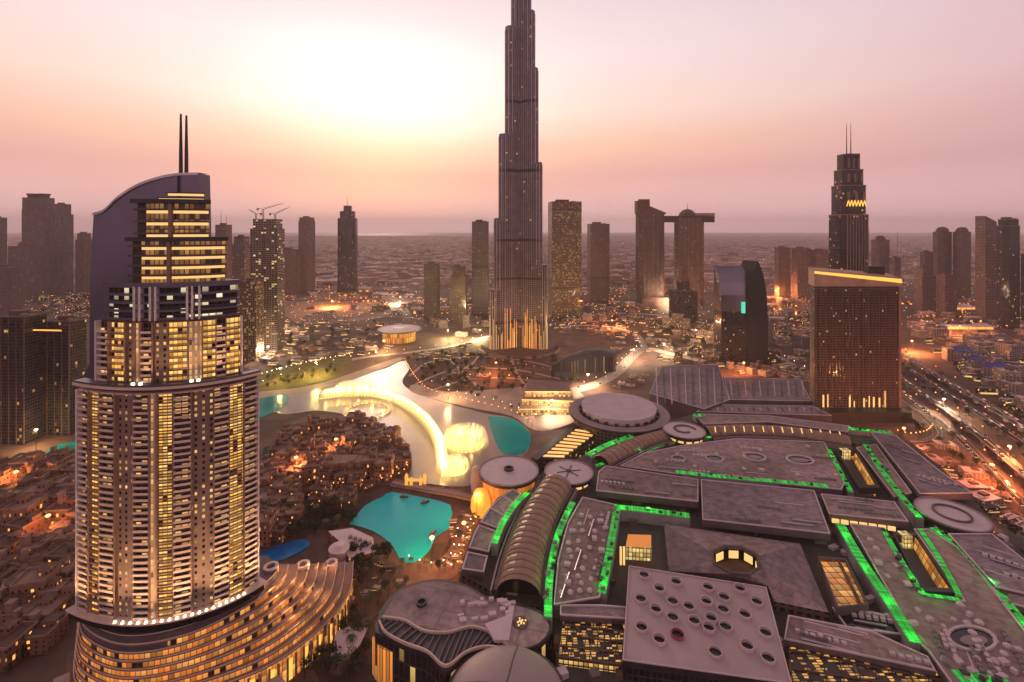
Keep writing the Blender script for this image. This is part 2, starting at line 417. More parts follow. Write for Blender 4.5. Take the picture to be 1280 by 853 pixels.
for px, w in (([(1100, 425), (1160, 462), (1220, 497), (1290, 540)], 13), ([(1100, 436), (1160, 476), (1220, 514), (1290, 560)], 11), ([(1100, 455), (1150, 488), (1210, 532), (1290, 600)], 10),
              ([(1100, 470), (1150, 508), (1200, 548), (1250, 600), (1300, 650)], 9), ([(1105, 485), (1150, 518), (1172, 540), (1160, 552), (1130, 553)], 8)):
    hz_ = 8.0 if w in (13, 10) else 0.0
    HWY.append((ribbon('highway', px, w, hz=hz_), w)); HWZ.append(hz_)
    if hz_:
        k = MB()
        for p in HWY[-1][0][::2]: k.box(p[0], p[1], 0, hz_ - .01, 2.2, 5)
        struct('viaduct_pier', k, M['grey'])
blv = []
for px, w in (([(690, 492), (735, 484), (768, 468), (788, 448), (806, 436), (840, 443), (880, 452)], 20), ([(806, 436), (796, 420), (770, 410), (735, 407), (700, 408)], 14), ([(300, 500), (340, 478), (400, 460), (450, 448), (520, 440), (580, 430), (612, 420)], 14),
              ([(420, 400), (470, 395), (540, 400), (600, 408)], 16), ([(700, 400), (760, 392), (830, 395), (900, 410), (960, 440), (1016, 470)], 14), ([(930, 372), (985, 372), (1020, 392), (1060, 430)], 24), ([(960, 360), (1000, 366), (1040, 390), (1100, 430)], 16)):
    blv.append((ribbon('boulevard', px, w, M['asphalt_l'] if w in (20, 14) else None), w))
far_rd = [(ribbon('avenue', px, 22, kerbs=False, marks=False), 22) for px in ([(260, 372), (420, 376), (620, 366), (760, 372), (900, 366)], [(440, 352), (560, 347), (700, 350), (900, 345)])]
for k, px in enumerate(([(512, 470), (540, 452), (600, 446), (660, 452), (700, 462)], [(520, 480), (570, 462), (640, 462), (700, 474)], [(540, 488), (590, 474), (650, 474), (690, 486)], [(560, 448), (575, 462), (600, 486)], [(640, 448), (645, 466), (660, 486)], [(600, 440), (590, 455), (560, 470)])):
    ribbon('garden_path', px, 5, M['stone'], .25, False, False)
def plaza(name, px, z, m, n=3):
    return sheet(name, PP(px, z), z, m, n)
plaza('sand_lot', [(345, 378), (420, 366), (480, 372), (490, 392), (440, 402), (370, 404)], .12, M['sand'])
plaza('promenade', [(600, 512), (640, 520), (668, 538), (700, 535), (735, 515), (725, 490), (690, 480), (640, 485), (560, 490), (520, 480), (514, 490), (560, 503)], .7, M['stone'])
plaza('promenade', [(320, 490), (380, 484), (430, 470), (470, 456), (500, 447), (500, 452), (470, 464), (430, 478), (380, 490), (322, 499)], .7, M['stone'])
plaza('plaza', [(395, 700), (430, 660), (490, 690), (520, 706), (560, 690), (575, 640), (600, 640), (570, 720), (470, 770), (420, 790)], .3, M['brown'])
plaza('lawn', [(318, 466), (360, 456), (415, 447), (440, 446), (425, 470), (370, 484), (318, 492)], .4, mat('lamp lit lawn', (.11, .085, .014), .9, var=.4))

# ------------------------------------------------------------------ hotel with the sail-shaped crown (curved front, stacked tiers)
def solve4(ts, vs):
    def f(t):
        r = 0
        for i, a in enumerate(ts):
            l = 1
            for j, b in enumerate(ts):
                if i != j: l *= (t - b) / (a - b)
            r += vs[i] * l
        return r
    return f
HX = solve4([0, .286, .627, 1], [-226.5, -192, -162, -142.5])
HY = solve4([0, .286, .627, 1], [247.5, 240, 246.5, 265])
def hc(t, off=0.0):
    e = 1e-3
    tx, ty = HX(t + e) - HX(t - e), HY(t + e) - HY(t - e); L = math.hypot(tx, ty)
    return (HX(t) + ty / L * off, HY(t) - tx / L * off)         # off > 0: towards the front
def T(px): return (px - 102) / 220
def arc(t0, t1, off, step=.03):
    n = max(2, int(abs(t1 - t0) / step) + 1)
    return [hc(t0 + (t1 - t0) * k / n, off) for k in range(n + 1)]
def slab(mb, t0, t1, o0, o1, z0, z1, m=0):
    mb.prism(arc(t0, t1, o1) + arc(t0, t1, o0)[::-1], z0, z1, m)
def wallp(mb, t0, t1, off, z0, z1, m=0):
    P = arc(t0, t1, off); u = 0
    for a, b in zip(P, P[1:]):
        L = math.hypot(b[0] - a[0], b[1] - a[1])
        mb.face([(*a, z0), (*b, z0), (*b, z1), (*a, z1)], [(u, z0), (u + L, z0), (u + L, z1), (u, z1)], m); u += L
def tierbody(t0, t1, off, z0, z1, depth=24):
    b = MB(); A = arc(t0, t1, off); L, Rr = A[0], A[-1]
    b.prism(A + [(Rr[0] - depth * .42, Rr[1] + depth * .4), (L[0] + 14, L[1] + depth + 6)], z0, z1); return b
hotel = thing('hotel_tower', 'tall curved hotel tower with lit balconies, sail-shaped crown and two masts', 'hotel tower', (-185, 255, 0))
FH = 3.15
g_balc = facade('balcony glazing', (.09, .06, .05), (.02, .015, .018), 3.1, FH, .82, .7, .34, WARM, .95)
g_yel = facade('lit suite glazing', (.34, .20, .11), (.05, .03, .02), 2.1, FH, .86, .74, .9, ((1, .46, .06), (1, .64, .20)), 1.4)
g_wall = facade('mauve stone wall with small windows', (.24, .145, .125), (.02, .015, .018), 3.4, FH, .34, .48, .42, ((1, .55, .14), (1, .74, .34)), 1.0)
g_light = facade('lit pilaster', (.50, .34, .24), (.3, .2, .1), 2.4, FH, .5, .8, .9, ((1, .52, .18), (1, .66, .3)), .7)
g_crown = facade('amber lit crown wall', (.10, .06, .04), (.05, .03, .02), 2.4, 5.2, .8, .9, .79, ((1, .40, .07), (1, .58, .18)), .34)  # golden light on the crown walls, put in as glow
g_dark = facade('dark upper glazing', (.05, .035, .04), (.012, .01, .012), 3.2, 3.6, .85, .7, .22, ((1, .8, .5), (1, .9, .7)), 1.1)
ZB0, ZB1 = 52, 168.5
tierbody(0, 1, -1.2, 0, ZB1).build('wall', M['brown'], hotel)
def bays(spec, z0, z1, off, parity=0):
    for a, b_, k in spec:
        t0, t1 = T(a), T(b_); m = MB()
        wallp(m, t0, t1, off - .6 if k != 'O' else off + .5, z0, z1)
        w = m.build('window_bay', {'B': g_balc, 'Y': g_yel, 'W': g_wall, 'O': g_light}[k], hotel)
        if k in 'BY':
            s = MB(); nf = int((z1 - z0) / FH)
            for i in range(nf):
                z = z0 + i * FH
                pr = off + (1.5 if k == 'B' else .9)
                slab(s, t0 + .003, t1 - .003, off - .5, pr, z, z + .28)
                slab(s, t0 + .003, t1 - .003, pr - .22, pr, z + .281, z + (1.2 if k == 'B' else .45))
            s.build('balcony_stack', M['rail'] if k == 'B' else M['tan'], w)
    for px in sorted({s[0] for s in spec} | {s[1] for s in spec}):
        p = MB(); t = T(px); slab(p, t - .004, t + .004, off - .7, off + (2.0 if px in (spec[0][0], spec[-1][1]) else 1.1), z0, z1 + .6)
        p.build('pier', M['white'] if px in (spec[0][0], spec[-1][1]) else M['tan'], hotel)
bays([(102.5, 115, 'B'), (115, 128, 'Y'), (128, 145, 'B'), (145, 165, 'W'), (165, 182, 'B'), (182, 190, 'O'), (190, 208, 'Y'), (208, 228, 'B'), (228, 255, 'W'), (255, 275, 'B'), (275, 297, 'Y'), (297, 319.5, 'B')], ZB0, ZB1 - 3, 0)
# parapet over the main block: a row of square openings under a ledge
p = MB(); slab(p, -.005, 1.0, -1.5, .9, ZB1 - 2.99, ZB1 - 2.2); slab(p, -.015, 1.01, -4, 2.4, ZB1, ZB1 + 1.3); p.build('ledge', M['rail'], hotel)
p = MB(); slab(p, -.012, 1.005, -3.0, 1.9, ZB1 + 1.31, ZB1 + 2.3); p.build('ledge_railing', M['blade'], hotel)
Z2, Z3, Z4, Z5, Z6 = 171, 202.5, 221.5, 246, 265
tierbody(T(116), T(299), -4.2, ZB1 + 1, Z3).build('wall', M['brown'], hotel)
bays([(118, 131, 'B'), (131, 150, 'Y'), (150, 161, 'W'), (161, 168, 'O'), (168, 181, 'B'), (181, 198, 'W'), (198, 222, 'Y'), (222, 240, 'O'), (240, 258, 'Y'), (258, 272, 'B'), (272, 296, 'Y')], Z2, Z3 - 1, -3)
for px in (164, 172, 228, 236):
    f = MB(); x, y = hc(T(px), .4); f.box(x, y, ZB1 + 2.3, ZB1 + 3.2, 1.2, 1.0); f.build('floodlight', M['wled'], hotel)
# dark banded tier
w = MB(); wallp(w, T(125), T(292), -5, Z3, Z4); w2 = tierbody(T(125), T(292), -5.1, Z3, Z4); w2.build('wall', M['dark'], hotel)
w.build('window_bay', g_dark, hotel)
for k in range(5):
    s = MB(); z = Z3 + .2 + k * 4.2; slab(s, T(122), T(294), -5, -2.6, z, z + (1.1 if k < 4 else 2.6)); s.build('floor_slab', M['blade'], hotel)
for px in (160, 166, 178, 184, 221, 227, 236):
    s = MB(); slab(s, T(px) - .006, T(px) + .006, -5, -2.3, Z3, Z4 - 1.5); s.build('pier', M['white'], hotel)
# lit crown tiers: cove light under every slab
for (a, b_, off, z0, z1, n) in ((146, 275, -7, Z4, Z5 - 4, 4), (149, 249, -8.5, Z5 - 3, Z6 - 3, 3)):
    tierbody(T(a), T(b_), off - 1.4, z0 - 1, z1 + 2.5, 18).build('wall', M['dark'], hotel)
    w = MB(); wallp(w, T(a) + .05, T(b_), off - 1.25, z0, z1 + 1.2); w.build('window_bay', g_crown, hotel)
    for k in range(n):
        z = z0 + (k + .35) * (z1 - z0) / n
        s = MB(); slab(s, T(a), T(b_), off - 1.3, off + 1.4, z + 1.7, z + 2.7); s.build('floor_slab', M['brown'], hotel)
        s = MB(); slab(s, T(a) + .06, T(b_) - .008, off - 1.3, off - .6, z + .2, z + 1.69); s.build('cove_light', M['cove'], hotel)
    s = MB(); slab(s, T(a) - .01, T(b_) + .01, off - 2, off + 2.0, z1 + 1.4, z1 + 3.6); s.build('floor_slab', M['dark'], hotel)
    s = MB(); slab(s, T(193), T(197), off - 1, off + 1.6, z0, z1 + 1.2); s.build('pier', M['tan'], hotel)
for (a, b_, z) in ((178, 240, Z6 - .2), (190, 240, Z6 + 2.4)):
    s = MB(); slab(s, T(a), T(b_), -10.5, -9, z + .1, z + 1.2); s.build('cove_light', M['cove'], hotel)
    s = MB(); slab(s, T(a) - .01, T(b_) + .01, -11, -8.6, z + 1.21, z + 1.9); s.build('floor_slab', M['brown'], hotel)
# the sail blade behind
YB = 268
prof = [(101, 780), (104, 470), (112, 455), (112, 352), (117, 268), (131, 263), (148, 247), (170, 233), (195, 223.5), (220, 218.5), (249, 217.5), (251, 300), (252, 460), (300, 470), (300, 780)]
b = MB(); P = [(gx(a, YB), gz(c, YB)) for a, c in prof]; n = len(P)
for i in range(n):
    (x1, z1), (x2, z2) = P[i], P[(i + 1) % n]
    b.face([(x1, YB, z1), (x1 + 1, YB + 8, z1), (x2 + 1, YB + 8, z2), (x2, YB, z2)])
b.face([(x, YB, z) for x, z in P]); b.face([(x + 1, YB + 8, z) for x, z in P[::-1]])
b.build('sail_wall', M['blade'], hotel)
b = MB(); tp = cat([(x, z, 0) for x, z in P[4:11]], 5)
for q, r in zip(tp, tp[1:]):
    dx, dz = r.x - q.x, r.y - q.y
    b.face([(q.x, YB - .8, q.y - .8), (r.x, YB - .8, r.y - .8), (r.x, YB - .8, r.y + .7), (q.x, YB - .8, q.y + .7)])
    b.face([(q.x, YB - .8, q.y + .7), (r.x, YB - .8, r.y + .7), (r.x, YB + 9, r.y + .7), (q.x, YB + 9, q.y + .7)])
b.build('sail_rim', M['steel'], hotel)
for px, py in ((221.5, 141), (228.5, 143)):
    x = gx(px, YB); m = MB(); m.tube((x, YB + 3, gz(232, YB)), (x, YB + 3, gz(190, YB)), 1.1, .95, 8); m.tube((x, YB + 3, gz(190, YB)), (x, YB + 3, gz(py, YB)), .95, .55, 8); m.build('mast', M['dark'], hotel)
x = gx(222, YB); m = MB(); m.box(x, YB - .9, gz(262, YB), gz(220, YB), 1.6, 1.2); m.build('mast_pilaster', M['blade'], hotel)
# dark recess band between tower and podium
s = MB(); slab(s, -.02, 1.02, -4, 3.0, ZB0 - 4.6, ZB0 - .8); s.build('recess_band', M['black'], hotel)
s = MB(); slab(s, -.03, 1.04, -5, 4.2, ZB0 - .79, ZB0 - .1); s.build('ledge', M['rail'], hotel)
for px in range(150, 300, 8):
    x, y = hc(T(px), 3.2); s = MB(); s.box(x, y, ZB0 - .09, ZB0 + .7, .7, .7); s.build('floodlight', M['lampc'], hotel)

for k, t_ in enumerate((.04, .2, .36, .52, .68, .84, .97)):  # spots added as fill to brighten the hotel front
    for (zf, off, en, zt_) in ((ZB0 - 2, 13, 5.5e4, 140), (ZB1 + 3, 6, 9e3, 195)):
        if zf > 100 and k in (0, 6): continue
        x, y = hc(t_, off); L = bpy.data.lights.new('facade_fill', 'SPOT'); L.energy = en; L.color = (1, .60, .28); L.spot_size = R(95); L.spot_blend = .8; L.shadow_soft_size = 1.0
        o = bpy.data.objects.new('facade_fill', L); COL.objects.link(o); o.parent = hotel; o.location = (x - hotel.location.x, y - hotel.location.y, zf)
        tx, ty = hc(t_, -2); o.rotation_euler = (Vector((tx, ty, zt_)) - Vector((x, y, zf))).to_track_quat('-Z', 'Y').to_euler()
# ------------------------------------------------------------------ the terraced crescent podium at its foot
pod = thing('terraced_podium', 'amber lit terraced crescent podium wrapping the foot of the curved hotel tower', 'podium', (-150, 270, 0))
O_ = cat([(-243, 262, 0), (-224, 243, 0), (-193, 233, 0), (-163, 238, 0), (-131, 253, 0), (-112, 278, 0), (-105, 304, 0), (-112, 334, 0)], 7)
I_ = cat([(-240, 262, 0), (-222, 246, 0), (-193, 236, 0), (-165, 243, 0), (-147, 262, 0), (-141, 274, 0), (-140, 280, 0), (-142, 286, 0)], 7)
g_pod = facade('amber lit podium glazing', (.22, .11, .06), (.05, .03, .02), 2.6, 3.6, .88, .96, .9, ((1, .25, .035), (1, .44, .10)), 1.0)
NL = 9
ctr = Vector((-190, 300, 0))
for k in range(NL):
    f = k / (NL - 1); zt = 46 - f * 31
    path = [(a.lerp(b_, f)) for a, b_ in zip(I_, O_)]
    wl = MB(); u = 0
    zb = zt - 31 / (NL - 1) + .5 if k < NL - 1 else 0
    ins = [p + (ctr - p).normalized() * .5 for p in path]
    for p, q in zip(ins, ins[1:]):
        L = (q - p).length
        wl.face([(p.x, p.y, zb), (q.x, q.y, zb), (q.x, q.y, zt - .6), (p.x, p.y, zt - .6)], [(u, .2), (u + L, .2), (u + L, zt - .6 - zb), (u, zt - .6 - zb)]); u += L
    wl.build('terrace_wall', g_pod, pod)
    s = MB(); back = [p + (ctr - p).normalized() * 9 for p in path]
    s.prism([(p.x, p.y) for p in path] + [(p.x, p.y) for p in back[::-1]], zt - .6, zt); t_ = s.build('terrace_slab', M['tan'], pod)
    c_ = MB(); c_.strip([(p.x, p.y) for p in ins], .3, zt - 1.3, zt - .65, off=-.3 if False else .2); c_.build('cove_light', M['orled'], t_)
    s = MB(); s.strip([(p.x, p.y) for p in path], .3, zt, zt + .5, off=.2); s.build('terrace_railing', M['rail'], t_)
core = MB(); core.prism([(p.x, p.y) for p in I_] + [(-152, 294), (-235, 285)], 0, 46.2); core.build('podium_roof', M['mauve_d'], pod)
pth = [(a.x, a.y) for a in O_[26:44]]
for i in range(0, len(pth) - 1, 1):
    (x, y) = pth[i]; s = MB(); s.box(x + 1.3, y - .6, 0, 14.2, 1.1, 1.1, .5); s.build('podium_column', M['tan'], pod)
    if i % 2 == 0:
        x2, y2 = pth[i + 1]; s = MB(); s.strip([(x * .85 + x2 * .15 + .6, y * .85 + y2 * .15 - .3), (x * .3 + x2 * .7 + .6, y * .3 + y2 * .7 - .3)], .25, 1, 12.5); s.build('lit_window', M['yelled'], pod)
for k in (0, 3, 6):
    f = k / (NL - 1); p = I_[-1].lerp(O_[-1], f); zt = 46 - f * 31; x, y, r = p.x - 3, p.y - 2, 4.2; n = 24; s = MB()
    s.ring([(x + r * math.cos(2 * math.pi * i / n), y + r * math.sin(2 * math.pi * i / n)) for i in range(n)], [(x + r * .6 * math.cos(2 * math.pi * i / n), y + r * .6 * math.sin(2 * math.pi * i / n)) for i in range(n)], zt - 3, zt + 1.2)
    s.build('roof_ring', M['rail'], pod)
for k in range(7):
    for q in (33, 40, 47):
        f = (k + .5) / NL; p = I_[q].lerp(O_[q], f); L = bpy.data.lights.new('terrace_lamp', 'POINT'); L.energy = 520; L.color = (1, .5, .2); L.shadow_soft_size = .4
        o = bpy.data.objects.new('terrace_lamp', L); COL.objects.link(o); o.parent = pod; o.location = (p.x - pod.location.x, p.y - pod.location.y, 46 - f * 31 + 2.0)
# low curved wing in front of the podium
s = MB(); fw_ = [p + (p - ctr).normalized() * 8 for p in O_[2:30]]
fb_ = [p + (p - ctr).normalized() * 1.5 for p in O_[2:30]]
s.prism([(p.x, p.y) for p in fw_] + [(p.x, p.y) for p in fb_[::-1]], 0, 9); s.build('entrance_canopy', M['mauve'], pod)

# ------------------------------------------------------------------ generic tower solved from its outline
def tower(label, x0, x1, yt, yb, fmat, rot=0.0, ratio=.8, tiers=(), crown='flat', fins=0, group=None, name='office_tower', cat_='tower', trim=None, chamfer=0.0, bands=(), mast=None, Y=None, round_=False, roofm=None):
    Y0 = Y or F * H / (yb - HZ)
    trim = trim or M['brown']
    def plan(w, cx, cy, k=1.0):
        d = w * ratio; c, s = math.cos(rot), math.sin(rot)
        if round_: pts = [(w / 2 * math.cos(2 * math.pi * i / 20), d / 2 * math.sin(2 * math.pi * i / 20)) for i in range(20)]
        elif chamfer: a, b_, q = w / 2, d / 2, w * chamfer; pts = [(-a + q, -b_), (a - q, -b_), (a, -b_ + q), (a, b_ - q), (a - q, b_), (-a + q, b_), (-a, b_ - q), (-a, -b_ + q)]
        else: a, b_ = w / 2, d / 2; pts = [(-a, -b_), (a, -b_), (a, b_), (-a, b_)]
        return [(cx + (x * c - y * s) * k, cy + (x * s + y * c) * k) for x, y in pts]
    w = (x1 - x0) * Y0 / F; cx = gx((x0 + x1) / 2, Y0); cy = Y0 + w * ratio / 2
    for _ in range(25):
        pl = plan(w, cx, cy); us = [640 + x * F / y for x, y in pl]; ym = min(y for x, y in pl)
        w *= (x1 - x0) / (max(us) - min(us)); cx += ((x0 + x1) / 2 - (max(us) + min(us)) / 2) * Y0 / F; cy += Y0 - ym
    zt = H - (yt - HZ) * Y0 / F
    t = thing(name, label, cat_, (cx, cy, 0), rot, group)
    rot_ = rot
    def loc(pl): return [((x - cx) * math.cos(-rot) - (y - cy) * math.sin(-rot), (x - cx) * math.sin(-rot) + (y - cy) * math.cos(-rot)) for x, y in pl]
    base = loc(plan(w, cx, cy))
    def sc(k): return [(x * k, y * k) for x, y in base]
    lev = [(1.0, tiers[0][1] if tiers else None)]
    zs = [0]; ks = [1.0]
    for k, py in tiers: zs.append(H - (py - HZ) * Y0 / F); ks.append(k)
    zs.append(zt)
    for i, k in enumerate(ks):
        b = MB(); b.prism(sc(k), zs[i], zs[i + 1] - .8); b.build('wall', fmat, t, world=False)
        b = MB(); b.ring(sc(k * 1.012), sc(k * .93), zs[i + 1] - 1.6, zs[i + 1]); b.build('parapet', trim, t, world=False)
    kt = ks[-1]; d = w * ratio; DIM[t.name] = (w, d); SOLID.append((cx, cy, max(w, d) * .6))
    b = MB(); b.prism(sc(kt * .92), zt - .79, zt - .5); b.build('roof', roofm or M['mauve_d'], t, world=False)
    for z in bands:
        zb = H - (z - HZ) * Y0 / F; b = MB(); b.prism(sc(1.015), zb - 2.2, zb + 2.2); b.build('mechanical_band', M['dark'], t, world=False)
    if fins:
        for i in range(fins + 1):
            f = -.5 + i / fins
            b = MB(); b.box(f * w * (.98 - 2.1 * chamfer), -d / 2 - .35, 0, zs[1] - .9, w * .018 + .3, 1.1); b.build('facade_fin', trim, t, world=False)
    if crown == 'flat':
        b = MB(); b.box(-w * .08, d * .05, zt - .49, zt + 3.5 + w * .04, w * .42 * kt, d * .4 * kt); b.build('plant_room', trim, t, world=False)
        b = MB(); b.box(w * .27 * kt, -d * .18 * kt, zt - .49, zt + 2.2, w * .16 * kt, d * .2 * kt); b.build('chiller', M['grey'], t, world=False)
    elif crown == 'dome':
        r = min(w, d) * .46 * kt; b = MB(); b.lathe([(r * 1.05, zt - .5), (r, zt + r * .3), (r * .86, zt + r * .62), (r * .55, zt + r * .9), (0, zt + r)], 16); b.build('dome', trim, t, smooth=False, world=False)
    elif crown == 'pyramid':
        b = MB(); h = w * .8; q = sc(kt * .96)
        for i in range(len(q)): b.face([(*q[i], zt - .5), (*q[(i + 1) % len(q)], zt - .5), (0, 0, zt + h)])
        b.build('spire_roof', trim, t, world=False)
    elif crown == 'slope':
        q = sc(kt); b = MB(); b.prism(q, zt - .5, zt, zt=[zt + (w * .55 if x < 0 else 1) for x, y in q]); b.build('sloped_crown', fmat, t, world=False)
    elif crown == 'twin':
        for sgn in (-1, 1):
            b = MB(); b.lathe([(w * .2, zt - .5), (w * .2, zt + w * .12), (w * .24, zt + w * .13), (w * .24, zt + w * .2), (0, zt + w * .2)], 14, sgn * w * .25, 0); b.build('roof_drum', trim, t, world=False)
    if mast:
        for (mx, py) in mast:
            zm = H - (py - HZ) * Y0 / F; x = (mx - (x0 + x1) / 2) * Y0 / F
            b = MB(); b.tube((x, 0, zt - 1), (x, 0, zm), max(.7, w * .02), .35, 6); b.build('mast', trim, t, world=False)
    return t

DIM = {}; SOLID = [(XB_, YB_, r_) for XB_, YB_, r_ in ((15, 985, 92), (gx(730, 815), 815 + 22, 58), (-190, 262, 60))]
FM = {}
def fm(k, *a, **kw):
    if k not in FM: FM[k] = facade(*a, **kw)
    return FM[k]
f_mauve = facade('mauve tower facade', (.17, .10, .088), (.03, .025, .026), 3.6, 3.8, .6, .55, .012, WARM, .8)
f_grey = facade('grey tower facade', (.17, .12, .115), (.028, .024, .03), 4.2, 4.0, .7, .5, .015, WARM, .8)
f_glass = facade('dark glass tower facade', (.045, .036, .04), (.02, .016, .02), 3.0, 3.8, .85, .8, .02, WARM, .7, gr=.1)
f_brown = facade('brown tower facade', (.15, .095, .075), (.025, .018, .016), 4.6, 4.0, .55, .55, .03, YEL, .7)
f_busy = facade('brown tower facade with many lit rooms', (.14, .085, .06), (.025, .018, .016), 4.2, 4.4, .6, .55, .2, YEL, .6)
f_site = facade('unfinished concrete frame', (.20, .14, .11), (.03, .022, .02), 5.2, 4.2, .78, .66, .10, ((1, .7, .3), (1, .8, .45)), 1.1)
f_stripe = facade('ribbed tower facade', (.20, .14, .13), (.03, .024, .026), 5.0, 60, .55, 1.0, .0, WARM, 0)

# ------------------------------------------------------------------ the supertall with three stepped wings
YC = 985.0; SC = YC / F; XB = gx(649, YC)
burj = thing('supertall_tower', 'tallest tower, stepped three-winged skyscraper whose spire leaves the picture', 'skyscraper', (XB, YC, 0))
f_burj = facade('ribbed steel and glass skin', (.21, .16, .165), (.05, .04, .048), 4.6, 3.9, .62, .8, .02, WARM, .6, gr=.2, wr=.35, wm=.35)
def capsule(ang, r, hw, n=10):
    ux, uy = math.cos(ang), math.sin(ang); vx, vy = -uy, ux
    P = [(-vx * hw, -vy * hw)] 
    P = [(XB + vx * -hw - ux * 2, YC + vy * -hw - uy * 2)]
    for k in range(n + 1):
        a = -math.pi / 2 + math.pi * k / n
        P.append((XB + ux * (r - hw) + (ux * math.cos(a) + vx * math.sin(a)) * hw, YC + uy * (r - hw) + (uy * math.cos(a) + vy * math.sin(a)) * hw))
    P.append((XB + vx * hw - ux * 2, YC + vy * hw - uy * 2))
    return P
def zy(py): return H + (HZ - py) * SC
wings = {R(210): [(36, 360, 8.0), (31, 274, 9.6), (25, 171, 11), (17, 38, 12.2), (9, -24, 12.8)],
         R(330): [(34, 330, 8.0), (28, 206, 9.6), (23, 90, 11), (19, 19, 12.2), (14, -6, 12.8)],
         R(90): [(36, 320, 8.0), (31, 240, 9.6), (25, 130, 11), (17, 60, 12.2), (9, -10, 12.8)]}
for ang, segs in wings.items():
    for (dp, py, hw) in segs:
        r = dp * SC / math.cos(R(30)) * (.965); zt = zy(py); P = capsule(ang, max(r, hw + 1), hw)
        b = MB(); b.prism(P, 0, zt); w_ = b.build('wing_tube', f_burj, burj)
        b = MB(); Q = capsule(ang, max(r, hw + 1) + .25, hw + .25); b.prism(Q, zt - 3.2, zt + 1.2); b.build('terrace_parapet', M['blade'], w_)
        for zb in (zy(130), zy(215), zy(300), zy(347), zy(400)):
            if zb < zt - 8:
                b = MB(); b.prism(capsule(ang, max(r, hw + 1) + .2, hw + .2), zb - 3, zb + 3, bot=True); b.build('mechanical_band', M['dark'], w_)
        # vertical fins on the nose
        ux, uy = math.cos(ang), math.sin(ang)
        lower = [zy(q[1]) for q in segs if q[0] > dp]
        z0 = max(lower) if lower else 0
        for k in range(1, 10, 2):
            x, y = capsule(ang, max(r, hw + 1) + .5, hw + .5)[k + 1]
            if uy < 0:
                b = MB(); b.box(x, y, z0, zt - 3.3, .9, .9, ang); b.build('facade_fin', M['steel'], w_)
b = MB(); b.lathe([(15, 0), (15, zy(-30)), (11, zy(-30)), (11, zy(-45)), (7, zy(-45)), (6, zy(-60)), (2.4, zy(-62)), (.5, zy(-72)), (0, zy(-73))], 6, XB, YC); b.build('spire', f_burj, burj)
for ang in (R(210), R(330)):
    for (dp, py, hw) in wings[ang][:4]:
        r = dp * SC / math.cos(R(30)) * .965
        P = capsule(ang, r + .9, hw + .9)
        for k in (1, 3, 5, 7, 9, 11) if dp > 30 else (1, 11):
            x, y = P[k] if k < len(P) else P[-1]
            zt = rnd.uniform(30, 100); b = MB(); b.box(x, y, 3, zt, .55, .55, ang); b.build('light_strip', M['cove'], burj)
        if dp < 30:
            ux, uy = math.cos(ang), math.sin(ang)
            for s_g in (-1, 1):
                for q in (.4, .52, .64, .76, .88):
                    x, y = XB + ux * r * q * 1.15 - uy * (hw + 1.2) * s_g, YC + uy * r * q * 1.15 + ux * (hw + 1.2) * s_g
                    if y < YC: b = MB(); b.box(x, y, 3, rnd.uniform(20, 90), .42, .42, ang); b.build('light_strip', M['orled'], burj)
# garden podium around it
b = MB(); n = 40
b.prism([(XB + (78 + 9 * math.sin(3 * a)) * math.cos(a), YC + (74 + 9 * math.sin(3 * a)) * math.sin(a)) for a in [2 * math.pi * k / n for k in range(n)]], 0, 7); b.build('podium', M['brown'], burj)
for k in range(5):
    b = MB(); a0 = 190 + k * 34
    path = [(XB + 84 * math.cos(R(a0 + q)), YC + 80 * math.sin(R(a0 + q))) for q in range(0, 30, 4)]
    b.strip(path, 4, 0, 4 + k % 2); b.build('podium_wall', M['tan'], burj)

